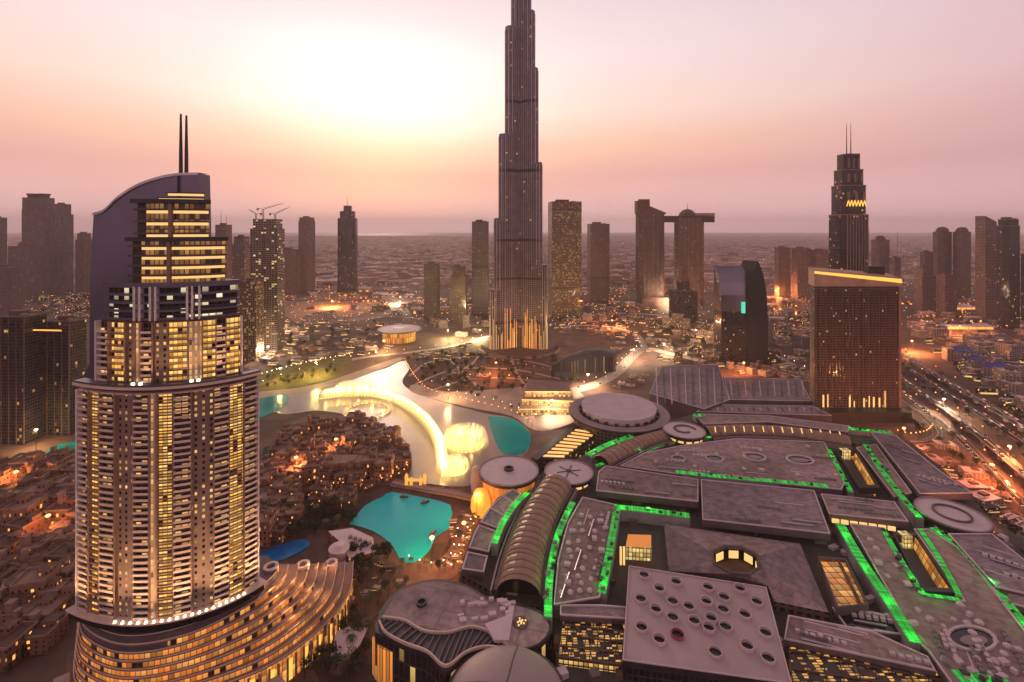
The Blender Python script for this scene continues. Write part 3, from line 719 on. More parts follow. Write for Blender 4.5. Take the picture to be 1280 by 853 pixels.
# ------------------------------------------------------------------ skyline towers
towers = [
 # far left cluster
 ('broad mauve tower cut by the left picture edge under the horizon', -14, 9, 272, 365, f_mauve, dict()),
 ('tall mauve tower with two round roof drums far left', 27, 69, 247, 368, f_mauve, dict(crown='twin', ratio=.6, tiers=((.97, 262),))),
 ('grey stepped tower right behind the tower with two roof drums', 62, 92, 255, 370, f_grey, dict(tiers=((.8, 268),), fins=5)),
 ('slim mauve tower between the stepped grey tower and the curved hotel', 94, 116, 292, 372, f_mauve, dict(chamfer=.2, tiers=((.8, 300),))),
 ('low broad grey block with pale dome beside the tower with two roof drums', 10, 52, 308, 378, f_grey, dict(crown='dome', ratio=.5)),
 ('wide mauve slab at the left edge in front of the far towers', -20, 30, 335, 400, f_mauve, dict(ratio=.4)),
 ('dark glass residential tower at the left edge with a lit roof', -8, 58, 396, 556, f_glass, dict(ratio=.7, fins=4)),
 ('dark glass residential tower beside the curved hotel with an amber roof line', 59, 108, 402, 545, f_glass, dict(ratio=.7, fins=3)),
 # between hotel and supertall
 ('small mauve tower with thin masts just right of the sail crown', 269, 290, 281, 392, f_mauve, dict(mast=[(276, 262), (283, 268)])),
 ('pale low residential tower with stepped top left of the cranes', 290, 314, 296, 400, f_brown, dict(tiers=((.8, 306),))),
 ('concrete tower under construction topped with cranes', 313, 356, 274, 440, f_site, dict(ratio=.7, crown='none', fins=4, tiers=((.86, 286),))),
 ('lit brown residential tower in front of the construction site', 300, 330, 352, 452, f_busy, dict(ratio=.8)),
 ('wide mauve office slab left of the tall dark plain tower', 345, 376, 312, 368, f_mauve, dict(ratio=.5)),
 ('tall plain dark mauve tower with a raised roof box', 373, 394, 272, 366, f_mauve, dict(ratio=.8, tiers=((.9, 276),))),
 ('slim dark tower with setback top and needle spire', 422, 447, 257, 366, f_glass, dict(tiers=((.78, 273), (.42, 264)), crown='none', mast=[(434, 244)], chamfer=.15)),
 ('short slim brown tower nearest the round lit roof', 530, 550, 330, 400, f_brown, dict()),
 ('short paired brown tower left of the supertall', 562, 584, 334, 404, f_brown, dict(tiers=((.8, 345),))),
 ('slim pale mauve residential tower left of the supertall', 590, 611, 277, 394, f_grey, dict(fins=3, bands=(334,))),
 ('brown tower with many lit rooms just right of the supertall', 685, 727, 252, 398, f_busy, dict(ratio=.8, bands=(262, 360))),
 ('plain mauve slab tower right of the tower with many lit rooms', 734, 762, 280, 378, f_mauve, dict(ratio=.7, bands=(348,))),
 # right of the supertall
 ('dark stepped tower with narrow top in front of the twin towers', 836, 872, 352, 404, f_glass, dict(tiers=((.75, 364), (.45, 370)), crown='pyramid')),
 ('first mauve block of the pair left of the two-mast tower', 968, 988, 310, 372, f_mauve, dict(fins=2)),
 ('second wider mauve block of the pair left of the two-mast tower', 989, 1014, 311, 374, f_grey, dict(fins=3)),
 ('third mauve block tucked behind the two-mast tower', 1014, 1036, 313, 376, f_mauve, dict()),
 ('mauve domed tower behind the brown slab hotel', 1089, 1112, 300, 380, f_mauve, dict(crown='dome')),
 ('slim mauve tower with needle mast behind the brown slab hotel', 1112, 1126, 322, 384, f_grey, dict(mast=[(1122, 290)])),
 ('left domed tower of the tall twin pair at the right', 1166, 1190, 290, 372, f_mauve, dict(crown='dome', chamfer=.2)),
 ('right domed tower of the tall twin pair at the right', 1191, 1214, 290, 374, f_mauve, dict(crown='dome', chamfer=.2)),
 ('mauve stepped block in front of the domed twin towers', 1143, 1170, 334, 392, f_grey, dict(tiers=((.75, 345),))),
 ('small pale block beside the domed twin towers', 1150, 1166, 315, 380, f_mauve, dict()),
 ('mauve low block right of the domed twin towers', 1171, 1196, 344, 396, f_grey, dict(fins=3)),
 ('sharp grey glass tower with sloped top near the right edge', 1219, 1246, 278, 404, f_grey, dict(crown='slope', ratio=.9)),
 ('black glass tower with rounded top at the right edge', 1246, 1275, 274, 412, f_glass, dict(chamfer=.22, tiers=((.9, 282),))),
 ('dark tower cut by the right picture edge', 1276, 1300, 318, 404, f_glass, dict()),
]
TW = {}
for (lab, x0, x1, yt, yb, m, kw) in towers: TW[lab] = tower(lab, x0, x1, yt, yb, m, rot=kw.pop('rot', rnd.uniform(-.12, .12)), **kw)
# amber roof lines on the two dark glass towers
for lab, key in (('dark glass residential tower beside the curved hotel with an amber roof line', 0),):
    t = TW[lab]; b = MB(); zt = H - (404 - HZ) * (t.location.y - 10) / F
    b.box(0, -26, zt - 6, zt - 4.6, 42, 1); b.build('roof_light', M['orled'], t, world=False)
# cranes on the construction tower
def crane(label, px, pyt, pyb, Y, ang, jib):
    x = gx(px, Y); z0, z1 = gz(pyb, Y), gz(pyt, Y)
    t = thing('tower_crane', label, 'crane', (x, Y, z0), 0, 'cranes on the unfinished tower')
    b = MB()
    for a, c in ((-1, -1), (1, -1), (1, 1), (-1, 1)): b.tube((a, c, 0), (a, c, z1 - z0), .25)
    k = 0
    while k * 3 < z1 - z0 - 3: b.tube((-1, -1, k * 3), (1, -1, k * 3 + 3), .15); b.tube((1, 1, k * 3), (-1, 1, k * 3 + 3), .15); k += 1
    b.build('crane_mast', M['dark'], t, world=False)
    c, s = math.cos(ang), math.sin(ang)
    b = MB(); e = Vector((c * jib, 4, z1 - z0 + s * jib)); o = Vector((0, 0, z1 - z0))
    b.tube(o, e, .5, .3); b.tube(o + Vector((0, 0, 3)), e, .35, .2)
    for k in range(8): b.tube(o.lerp(e, k / 8), (o + Vector((0, 0, 3))).lerp(e, (k + .5) / 8), .15)
    b.build('jib', M['dark'], t, world=False)
    b = MB(); b.tube(o, o + Vector((-c * 13, 0, 3)), .5); b.box(-c * 12, 0, z1 - z0 - 2, z1 - z0 + 2, 3, 2.5); b.build('counterweight', M['grey'], t, world=False)
    b = MB(); b.box(0, -1.6, z1 - z0 - 2.5, z1 - z0, 2.2, 1.8); b.build('cab', M['white'], t, world=False)
Yc = F * H / (440 - HZ) + 18
crane('tower crane with jib rising to the right above the unfinished tower', 329, 262, 300, Yc, R(18), 44)
crane('tower crane with long jib behind its twin on the unfinished tower', 344, 268, 296, Yc + 14, R(28), 34)
crane('tower crane with short jib at the edge of the unfinished tower', 320, 268, 300, Yc + 4, R(150), 22)

# twin towers joined by a sky bridge with a long deck
tw = thing('twin_tower_complex', 'twin mauve towers joined by a sky bridge with a long overhanging deck', 'tower', (gx(840, 1480), 1480, 0))
Yt = F * H / (382 - HZ)
for (a, b_, yt) in ((797, 833, 268), (846, 883, 272)):
    w = (b_ - a) * Yt / F; cx = gx((a + b_) / 2, Yt) + (-.5); n = 20
    m = MB(); m.prism([(cx + w / 2 * math.copysign(abs(math.cos(t)) ** .5, math.cos(t)), Yt + 22 + 20 * math.sin(t)) for t in [2 * math.pi * k / n for k in range(n)]], 0, gz(yt, Yt)); m.build('wall', f_brown, tw)
    for k in range(7):
        m = MB(); m.box(cx - w * .42 + k * w * .14, Yt + 1.6, 0, gz(yt, Yt) - 3, 1.2, 2.2); m.build('facade_fin', M['brown'], tw)
w0, w1 = gx(797, Yt), gx(833, Yt)
m = MB(); m.prism([(w0, Yt + 5), (w1, Yt + 5), (w1, Yt + 38), (w0, Yt + 38)], gz(268, Yt), gz(268, Yt) + 1, zt=[gz(251, Yt), gz(266, Yt), gz(266, Yt), gz(251, Yt)]); m.build('sloped_crown', M['brown'], tw)
m = MB(); m.box(gx(807, Yt), Yt + 20, gz(262, Yt), gz(249, Yt), 34, 18); m.build('plant_room', M['brown'], tw)
zb = gz(278, Yt); m = MB()
m.prism([(gx(830, Yt), Yt + 8), (gx(880, Yt), Yt + 6), (gx(896, Yt), Yt + 16), (gx(890, Yt), Yt + 28), (gx(830, Yt), Yt + 34)], zb, gz(270, Yt)); m.build('sky_bridge', M['dark'], tw)
m = MB(); m.prism([(gx(870, Yt), Yt + 4), (gx(894, Yt), Yt + 10), (gx(897, Yt), Yt + 20), (gx(890, Yt), Yt + 30), (gx(868, Yt), Yt + 30)], gz(269.8, Yt), gz(266.5, Yt)); m.build('overhanging_deck', M['tan'], tw)
m = MB(); m.lathe([(28, gz(270, Yt)), (24, gz(266, Yt)), (14, gz(262.5, Yt)), (0, gz(261, Yt))], 16, gx(862, Yt), Yt + 20); m.build('roof_dome', M['brown'], tw)
m = MB(); m.tube((gx(862, Yt), Yt + 20, gz(263, Yt)), (gx(862, Yt), Yt + 20, gz(254, Yt)), 1.2, .4); m.build('mast', M['dark'], tw)
m = MB(); m.box(gx(820, Yt), Yt + 10, 0, 28, 100, 60); m.build('podium', M['brown'], tw)

# two-mast stepped tower right
Yq = 850.0
tall = tower('tall stepped tower with amber zigzag crown and two masts', 1036, 1086, 191, 460, f_glass, Y=Yq, ratio=.8, chamfer=.14, tiers=((.87, 268), (.74, 231), (.58, 211)), crown='none', fins=7, trim=M['tan'], mast=[(1058.5, 151), (1064, 151)], bands=(310,), rot=.03)
wq, dq = DIM[tall.name]
for k in range(6):
    x = -wq * .33 + k * wq * .11; z = H - (258 - HZ) * Yq / F
    b = MB(); b.tube((x, -dq * .45, z), (x + wq * .055, -dq * .45, z + 11), .9); b.tube((x + wq * .055, -dq * .45, z + 11), (x + wq * .11, -dq * .45, z), .9)
    b.build('zigzag_light', M['yelled'], tall, world=False)
for (k, py, hh) in ((.87, 246, 9), (.74, 222, 8), (.58, 203, 9)):
    for sgn in (-1, 0, 1):
        z = H - (py - HZ) * Yq / F; b = MB(); b.box(sgn * wq * k * .3, -dq * k / 2 - .5, z - hh, z + hh, wq * k * .1, 1.2); b.build('crown_pilaster', M['tan'], tall, world=False)

# brown slab hotel with the amber roof line
Yh = F * H / (522 - HZ)
f_slab = facade('brown ribbed hotel slab', (.125, .08, .06), (.025, .016, .013), 2.7, 3.4, .62, .52, .015, ((1, .7, .3), (1, .8, .5)), .9)
slabh = thing('slab_hotel', 'broad brown slab hotel with an amber light line along its roof', 'hotel', (gx(1070, Yh), Yh, 0))
xa, xb_, zt = gx(1018, Yh), gx(1123, Yh), gz(358, Yh)
m = MB(); m.prism([(xa, Yh), (xb_, Yh), (xb_ + 4, Yh + 26), (xa + 10, Yh + 26)], 0, zt); m.build('wall', f_slab, slabh)
for k in range(26):
    m = MB(); m.box(xa + 1 + (xb_ - xa - 2) * k / 25, Yh - .5, 14, zt - 6, .55, .9); m.build('facade_fin', M['brown'], slabh)
for k in range(9):
    m = MB(); m.box((xa + xb_) / 2, Yh - .25, 24 + k * 17, 24.9 + k * 17, xb_ - xa - .4, .48); m.build('floor_band', M['brown'], slabh)
m = MB(); m.box(xb_ + 1.6, Yh + 4, 0, gz(345, Yh), 3.2, 10); m.build('corner_pylon', M['tan'], slabh)
m = MB(); m.prism([(xa - 1, Yh - 1.2), (xb_ + 3.4, Yh - 1.2), (xb_ + 6, Yh + 27), (xa + 9, Yh + 27)], zt + .05, 0, zt=[gz(338, Yh), gz(347, Yh), gz(344, Yh), gz(336, Yh)]); m.build('roof_fascia', mat('fascia render', (.42, .27, .19), .6), slabh)
m = MB()
for k in range(1):
    P = [(xa - 1, gz(342, Yh), gz(339, Yh)), (xb_ + 3.4, gz(354, Yh), gz(349, Yh))]
    m.face([(P[0][0], Yh - 1.5, P[0][1]), (P[1][0], Yh - 1.5, P[1][1]), (P[1][0], Yh - 1.5, P[1][2]), (P[0][0], Yh - 1.5, P[0][2])])
    m.face([(P[0][0], Yh - 1.5, P[0][2]), (P[1][0], Yh - 1.5, P[1][2]), (P[1][0], Yh - 1.2, P[1][2]), (P[0][0], Yh - 1.2, P[0][2])])
m.build('roof_light', M['yelled'], slabh)
m = MB(); m.box(gx(1104, Yh), Yh + 16, zt, gz(334, Yh), 22, 9); m.build('plant_room', M['dark'], slabh)
for px in (1029, 1035, 1062, 1068, 1080, 1086, 1092, 1099, 1106):
    m = MB(); h0 = rnd.uniform(488, 502); m.box(gx(px, Yh), Yh - .35, gz(509, Yh), gz(h0, Yh), 2.0, .5); m.build('lit_window', M['cove'], slabh)
m = MB(); m.box((xa + xb_) / 2 - 4, Yh - 9, 0, 13, xb_ - xa + 14, 17); m.build('podium', M['dark'], slabh)

# sail-shaped dark glass building
Ys = F * H / (457 - HZ)
sail = thing('sail_building', 'dark curved glass building with a pointed arch end wall', 'office building', (gx(932, Ys), Ys, 0))
m = MB(); q = [(936, 457), (934, 400), (936, 365), (941, 342), (948, 327), (954, 342), (958, 365), (960, 400), (960, 457)]
P = [(gx(a, Ys), gz(c, Ys)) for a, c in q]; n = len(P)
m.face([(x, Ys, z) for x, z in P]); m.face([(x - 8, Ys + 40, z) for x, z in P[::-1]])
for i in range(n):
    (x1, z1), (x2, z2) = P[i], P[(i + 1) % n]; m.face([(x1, Ys, z1), (x1 - 8, Ys + 40, z1), (x2 - 8, Ys + 40, z2), (x2, Ys, z2)])
m.build('arch_end_wall', M['tyre'], sail)
sil = mat('curved reflective glass', (.22, .19, .23), .22, .75, vscale=.02, var=.1)
m = MB(); pr = [(0, gz(390, Ys)), (2, gz(370, Ys)), (7, gz(355, Ys)), (15, gz(343, Ys)), (27, gz(334, Ys))]
for (y1, z1), (y2, z2) in zip(pr, pr[1:]):
    for k in range(4):
        xl = gx(903, Ys); xr = gx(938, Ys); a, b_ = xl + (xr - xl) * k / 4, xl + (xr - xl) * (k + 1) / 4
        m.face([(a, Ys + 4 + y1, z1), (b_, Ys + 4 + y1, z1), (b_, Ys + 4 + y2, z2), (a, Ys + 4 + y2, z2)])
m.build('curved_glass', sil, sail)
m = MB(); m.box((gx(903, Ys) + gx(938, Ys)) / 2, Ys + 20, 0, gz(390, Ys), gx(938, Ys) - gx(903, Ys), 32); m.build('wall', f_glass, sail)
m = MB(); m.prism([(gx(903, Ys), Ys + 5), (gx(903, Ys) + .5, Ys + 5), (gx(903, Ys) + .5, Ys + 36), (gx(903, Ys), Ys + 36)], gz(390, Ys), 0, zt=[gz(389, Ys), gz(389, Ys), gz(334, Ys), gz(334, Ys)]); m.build('side_wall', M['dark'], sail)
m = MB(); m.box(gx(930, Ys), Ys + 2.5, gz(392, Ys), gz(378, Ys), 7, 1.0); m.build('sign_light', emis('teal sign light', (.10, .75, .5), .9), sail)

# opera house, boat shaped
Yo = F * H / (467 - HZ)
op = thing('opera_house', 'dark dhow-shaped opera house with sweeping grey roof beside the supertall', 'opera house', (gx(730, Yo), Yo + 20, 0))
pl = cat([(gx(690, Yo), Yo + 12, 0), (gx(712, Yo), Yo + 3, 0), (gx(742, Yo), Yo, 0), (gx(767, Yo), Yo + 4, 0), (gx(770, Yo), Yo + 28, 0), (gx(748, Yo), Yo + 42, 0), (gx(715, Yo), Yo + 38, 0), (gx(690, Yo), Yo + 12, 0)], 4)[:-1]
def oz(x): f = (x - gx(690, Yo)) / (gx(768, Yo) - gx(690, Yo)); return 10 + 23 * max(0, min(1, f)) ** .8
m = MB(); m.prism([(p.x, p.y) for p in pl], 0, 0, zt=[oz(p.x) for p in pl], top=False); m.build('wall', facade('dark opera glazing', (.05, .04, .04), (.02, .016, .02), 2.5, 30, .7, .9, .15, YEL, .3), op)
m = MB(); c = Vector((sum(p.x for p in pl) / len(pl), sum(p.y for p in pl) / len(pl), 0)); zc = oz(c.x) + 11
n = len(pl)
for i in range(n):
    p, q2 = pl[i], pl[(i + 1) % n]; p1, q1 = p.lerp(c, -.03), q2.lerp(c, -.03); pm, qm = p.lerp(c, .5), q2.lerp(c, .5)
    m.face([(p1.x, p1.y, oz(p.x)), (q1.x, q1.y, oz(q2.x)), (qm.x, qm.y, oz(qm.x) + 8), (pm.x, pm.y, oz(pm.x) + 8)]); m.face([(pm.x, pm.y, oz(pm.x) + 8), (qm.x, qm.y, oz(qm.x) + 8), (c.x, c.y, zc)])
m.build('roof', mat('opera roof cladding', (.065, .055, .055), .45, .2), op)
m = MB(); m.strip([(p.x, p.y) for p in pl[:14]], .8, 0, 0, off=0);
m = MB(); m.box(gx(768, Yo), Yo + 15, 0, oz(gx(768, Yo)) - 1, 6, 22); m.build('end_bay', M['brown'], op)

# ------------------------------------------------------------------ the shopping mall: a hall of many roofs
mall = thing('shopping_mall', 'sprawling mauve-roofed shopping mall with green lit gutters and glowing skylights', 'shopping mall', (*gp(900, 640, 0), 0))
PANELS = []
def roof_mat(name, col, seam=6.0, rot=0.0, var=.16):
    m = mat(name, col, .7, var=var, vscale=.045); t = m.node_tree; b = t.nodes['Principled BSDF']
    tcn = N(t, 'ShaderNodeTexCoord'); mpn = N(t, 'ShaderNodeMapping'); mpn.inputs['Rotation'].default_value = (0, 0, rot); t.links.new(tcn.outputs['Object'], mpn.inputs[0])
    s = N(t, 'ShaderNodeSeparateXYZ'); t.links.new(mpn.outputs[0], s.inputs[0])
    f = mth(t, 'FRACT', mth(t, 'DIVIDE', s.outputs[1], seam)); ln = mth(t, 'LESS_THAN', f, .10)
    f2 = mth(t, 'FRACT', mth(t, 'DIVIDE', s.outputs[0], seam * 3.3)); ln2 = mth(t, 'LESS_THAN', f2, .03)
    old = b.inputs['Base Color'].links[0].from_socket
    n2 = N(t, 'ShaderNodeTexNoise'); n2.inputs['Scale'].default_value = .012; n2.inputs['Detail'].default_value = 8; t.links.new(tcn.outputs['Object'], n2.inputs['Vector'])
    c = mixc(t, .55, old, ramp(t, n2.outputs['Fac'], [(.38, (.42, .38, .37)), (.62, (1.25, 1.2, 1.2))]), 'MULTIPLY')
    n3 = N(t, 'ShaderNodeTexNoise'); n3.inputs['Scale'].default_value = .18; n3.inputs['Detail'].default_value = 6; t.links.new(mpn.outputs[0], n3.inputs['Vector'])
    c = mixc(t, .6, c, ramp(t, n3.outputs['Fac'], [(.40, (.55, .5, .48)), (.55, (1.1, 1.1, 1.1))]), 'MULTIPLY')
    c = mixc(t, mth(t, 'MULTIPLY', mth(t, 'MAXIMUM', ln, ln2), .5), c, tuple(q * .45 for q in col))
    t.links.new(c, b.inputs['Base Color']); return m
RM = roof_mat('seamed mauve roof', (.33, .23, .22), 5, R(-12))
RM2 = roof_mat('seamed brown roof', (.33, .22, .205), 4, R(20))
RMP = roof_mat('smooth violet roof', (.26, .19, .21), 9, R(-10), .08)
RMG = mat('gutter membrane', (.07, .055, .05), .8)
def panel(px, z, m, th=5.0, name='roof_panel', lip=True, par=None, zt=None, wallm=None):
    par = par or mall
    PANELS.append(px); P = PP(px, z); b = MB(); b.prism(P, z - th, z, 0, 1, zt=zt); o = b.build(name, [wallm or M['mauve_d'], m], par)
    if lip:
        c = Vector((sum(p[0] for p in P) / len(P), sum(p[1] for p in P) / len(P)))
        a = sum(P[i][0] * P[(i + 1) % len(P)][1] - P[(i + 1) % len(P)][0] * P[i][1] for i in range(len(P)))
        if a < 0: P = P[::-1]
        inn = []
        for i in range(len(P)):
            p0, p1, p2 = Vector(P[i - 1]), Vector(P[i]), Vector(P[(i + 1) % len(P)])
            d1, d2 = (p1 - p0).normalized(), (p2 - p1).normalized(); nn = (Vector((-d1.y, d1.x)) + Vector((-d2.y, d2.x)))
            nn = nn / max(.35, nn.length); inn.append(tuple(p1 + nn * 1.1))
        if not zt: b = MB(); b.ring(P, inn, z + .002, z + .75); b.build('roof_kerb', M['mauve_l'], o)
    return o
ZR = 28.0
base_px = [(575, 716), (590, 665), (622, 622), (668, 600), (735, 566), (800, 540), (870, 516), (960, 520), (1066, 532), (1130, 545), (1182, 590), (1230, 640), (1300, 690), (1420, 800), (1500, 900), (700, 900), (690, 760), (640, 752)]
panel(base_px, 20, RMG, 20, 'mall_body', lip=False, wallm=f_brown)
panel([(692, 757), (697, 700), (709, 655), (728, 622), (772, 632), (764, 680), (750, 748)], ZR, RM2)
panel([(745, 614), (748, 590), (757, 583), (873, 600), (873, 628)], ZR + 2, RM)
panel([(775, 583), (805, 567), (855, 557), (920, 549), (1030, 553), (1058, 602), (1052, 613), (950, 603), (845, 593)], ZR, RM)
panel([(876, 600), (1018, 614), (1038, 668), (878, 650)], ZR + 3, RMP)
panel([(1026, 618), (1118, 628), (1136, 653), (1036, 643)], ZR + 2, RM)
panel([(1062, 655), (1106, 661), (1150, 742), (1205, 752), (1180, 716), (1142, 662), (1160, 662), (1205, 690), (1290, 800), (1310, 870), (1200, 870), (1160, 815), (1145, 802)], ZR, RM2)
panel([(1088, 540), (1120, 545), (1176, 590), (1216, 617), (1150, 618)], ZR + 1, RMP)
panel([(1185, 668), (1240, 668), (1330, 740), (1290, 745), (1245, 735)], ZR + 2, RMP)
panel([(868, 518), (960, 520), (1062, 533), (1060, 541), (960, 528), (880, 531)], ZR - 2, RM, 3)
panel([(1070, 560), (1095, 556), (1140, 617), (1118, 622)], ZR - 1, RM2, 3)
panel([(700, 757), (752, 757), (785, 760), (785, 775), (700, 770)], ZR - 1, RM, 3)
panel([(985, 770), (1090, 790), (1160, 822), (1170, 840), (980, 800)], ZR - 1, RM2, 4)
panel([(1040, 760), (1120, 772), (1135, 795), (1060, 788)], ZR - 3, M['black'], 3)
panel([(1240, 735), (1300, 750), (1300, 765), (1250, 752)], ZR + .5, RM, 3)
# louvred deck left of the vault
for k, (f0, f1) in enumerate([(0, .18), (.2, .42), (.44, .6), (.62, .8), (.82, 1.0)]):
    Lp = cat([(577, 712, 0), (594, 665, 0), (617, 630, 0), (640, 612, 0)], 10); Rp = cat([(605, 716, 0), (617, 672, 0), (634, 640, 0), (652, 618, 0)], 10)
    a, b_ = int(f0 * 30), max(int(f1 * 30), int(f0 * 30) + 1)
    panel([(p.x, p.y) for p in Lp[a:b_ + 1]] + [(p.x, p.y) for p in Rp[a:b_ + 1][::-1]], ZR - 2 + .4 * k, RM if k % 2 else RMP, 3)
def roof_kit(px, z, seed, ang, n=7):
    q = random.Random(seed); xs = [p[0] for p in px]; ys = [p[1] for p in px]; c, d = math.cos(ang), math.sin(ang); made = 0
    for _ in range(400):
        if made >= n: break
        p = (q.uniform(min(xs) + 6, max(xs) - 6), q.uniform(min(ys) + 5, max(ys) - 4)); x, y = gp(*p, z); kind = q.choice('rrdw'); L = q.uniform(10, 26)
        def ok(t): X, Y = x + c * t, y + d * t; return inside((640 + X * F / Y, HZ + (H - z) * F / Y), px)
        if not (ok(0) and ok(L) and ok(L / 2) and ok(-3)): continue
        made += 1; b = MB()
        if kind == 'r':
            k = 0
            while k < L: b.box(x + c * k, y + d * k, z + .01, z + q.uniform(1.2, 2.0), 2.4, 1.8, ang); k += 3.6
            b.build('chiller_bank', q.choice((M['mauve_l'], M['grey'])), mall)
        elif kind == 'd':
            b.tube((x, y, z + .9), (x + c * L, y + d * L, z + .9), .55, n=8); b.tube((x + c * L, y + d * L, z + .9), (x + c * L, y + d * L, z + .02), .55, n=8); b.build('duct', M['steel'], mall)
        else:
            b.strip([(x, y), (x + c * L * 1.4, y + d * L * 1.4)] if ok(L * 1.4) else [(x, y), (x + c * L, y + d * L)], .9, z + .01, z + .25); b.build('roof_walkway', M['mauve_l'], mall)
for k, (px, z, a, n) in enumerate((([(692, 757), (697, 700), (709, 655), (728, 622), (772, 632), (764, 680), (750, 748)], ZR, 70, 6), ([(745, 614), (748, 590), (757, 583), (873, 600), (873, 628)], ZR + 2, -12, 9), ([(775, 583), (805, 567), (855, 557), (920, 549), (1030, 553), (1058, 602), (1052, 613), (950, 603), (845, 593)], ZR, -12, 16),
        ([(876, 600), (1018, 614), (1038, 668), (878, 650)], ZR + 3, -12, 5), ([(1026, 618), (1118, 628), (1136, 653), (1036, 643)], ZR + 2, -12, 7), ([(1205, 752), (1290, 800), (1310, 870), (1200, 870), (1160, 815), (1145, 802)], ZR, 60, 10), ([(1088, 540), (1120, 545), (1176, 590), (1216, 617), (1150, 618)], ZR + 1, -50, 8),
        ([(1185, 668), (1240, 668), (1330, 740), (1290, 745), (1245, 735)], ZR + 2, -40, 7), ([(1040, 760), (1120, 772), (1135, 795), (1060, 788)], ZR - 3, -14, 6), ([(985, 770), (1090, 790), (1160, 822), (1170, 840), (980, 800)], ZR - 1, -20, 8))): roof_kit(px, z, 200 + k, R(a), n)
# small domes and vents on the roofs
def vents(px, n, z, seed, small=False):
    q = random.Random(seed); xs = [p[0] for p in px]; ys = [p[1] for p in px]; done = []
    for _ in range(3000):
        if len(done) >= n: break
        p = (q.uniform(min(xs), max(xs)), q.uniform(min(ys), max(ys)))
        if not inside(p, px) or any(abs(p[0] - d[0]) < 11 and abs(p[1] - d[1]) < 8 for d in done): continue
        done.append(p); x, y = gp(*p, z); b = MB()
        if q.random() < .7: r = q.uniform(1.3, 2.2); b.lathe([(r, z), (r, z + .6), (r * .7, z + 1.3), (0, z + 1.6)], 10, x, y); b.build('roof_dome', M['mauve_l'], mall)
        else: b.box(x, y, z, z + q.uniform(1, 2.2), q.uniform(2, 5), q.uniform(2, 3.5), q.uniform(-.3, .3)); b.build('air_unit', M['mauve_l'], mall)
vents([(700, 745), (706, 690), (720, 645), (760, 640), (745, 740)], 34, ZR, 3)
vents([(1090, 665), (1150, 745), (1205, 755), (1270, 800), (1290, 850), (1200, 850), (1155, 805), (1075, 665)], 34, ZR, 4)
vents([(790, 585), (870, 563), (1030, 558), (1050, 600)], 14, ZR, 5)
# long oval openings in the upper roof and the far right roof
for (px, py, rx, ry) in ((848, 574, 9, 3.6), (893, 574, 12, 4.2), (943, 572, 15, 5), (1000, 576, 18, 5.5), (1215, 800, 32, 16)):
    P = [(px + rx * math.cos(a), py + ry * math.sin(a) + .12 * rx * math.cos(a)) for a in [2 * math.pi * k / 24 for k in range(24)]]
    b = MB(); O2 = PP(P, ZR); cx, cy = gp(px, py, ZR); I2 = [(cx + (x - cx) * .86, cy + (y - cy) * .86) for x, y in O2]
    b.ring(O2, I2, ZR + .05, ZR + 1.3); o = b.build('oculus_rim', M['mauve_l'], mall)
    b = MB(); b.prism(I2, ZR + .03, ZR + .3); b.build('oculus_glass', M['black'], o)
    if rx > 12: b = MB(); b.prism([(cx + (x - cx) * .55, cy + (y - cy) * .4 - 1) for x, y in O2], ZR + .31, ZR + .8); b.build('oculus_blind', M['mauve'], o)
# green lit gutters: a pale trough, LED strips widened to glow as its lit floor
GUT = mat('pale gutter floor', (.30, .30, .27), .7)
def gutter(px, w, z=28.6, both=True, n=5, clutter=True, gap=0, seed=1):
    pts = [(p.x, p.y) for p in cat([(*gp(a, b, z), 0) for a, b in px], n)]
    b = MB(); b.strip(pts, w, 6 if z < 15 else 19.5, z); o = b.build('gutter', GUT, mall)
    q = random.Random(seed)
    for sg in ((-1, 1) if both else (1,)):
        b = MB(); b.strip(pts, w * .40, z + .05, z + .4, off=sg * w * .24); b.build('light_strip', M['green'], o)
    for i in range(2, len(pts) - 1, 4):
        x, y = pts[i]
        if any(inside((640 + x * F / y, HZ + (H - z) * F / y), q_) for q_ in PANELS[1:]): continue
        L = bpy.data.lights.new('gutter_spill', 'POINT'); L.energy = 200 * w; L.color = (.06, 1, .14); L.shadow_soft_size = .8  # added point light for green spill, no fitting modelled
        lo = bpy.data.objects.new('gutter_spill', L); COL.objects.link(lo); lo.parent = o; lo.location = (x - mall.location.x, y - mall.location.y, z + 3.0)
    if clutter:
        for i in range(1, len(pts) - 1):
            if q.random() < .75:
                x, y = pts[i]; b = MB(); b.box(x + q.uniform(-2, 2), y + q.uniform(-2, 2), z + .5, z + q.uniform(.8, 2.2), q.uniform(1.5, 3.5), q.uniform(1.2, 3), q.uniform(0, 1.5)); b.build('air_unit', M['dark'] if q.random() < .6 else M['grey'], o)
gutter([(685, 772), (686, 735), (690, 700), (699, 664), (716, 628)], 5.0, seed=2)
gutter([(752, 742), (760, 700), (768, 655), (771, 636)], 5.5, seed=3)
gutter([(768, 634), (800, 637), (862, 645)], 7, seed=4)
gutter([(618, 680), (628, 655), (645, 630), (660, 616)], 5, seed=5, clutter=False)
gutter([(845, 590), (900, 596), (970, 602), (1035, 608)], 6, seed=6)
gutter([(1050, 655), (1075, 698), (1110, 750), (1145, 804)], 6.5, seed=7, clutter=False)
gutter([(1036, 562), (1048, 585), (1064, 615)], 4, seed=8)
gutter([(1082, 556), (1100, 585), (1125, 618), (1150, 648)], 5, seed=9)
gutter([(1112, 590), (1098, 578), (1084, 562)], 3, seed=10)
gutter([(1104, 662), (1120, 690), (1140, 722), (1155, 744)], 3.5, seed=11)
gutter([(1150, 662), (1175, 700), (1200, 746)], 3.5, seed=12, clutter=False)
gutter([(1158, 744), (1200, 750)], 3, seed=13, clutter=False)
gutter([(1165, 660), (1200, 685), (1240, 730), (1290, 790)], 4.5, seed=14)
gutter([(735, 569), (760, 556), (790, 545)], 8, seed=15, z=22)
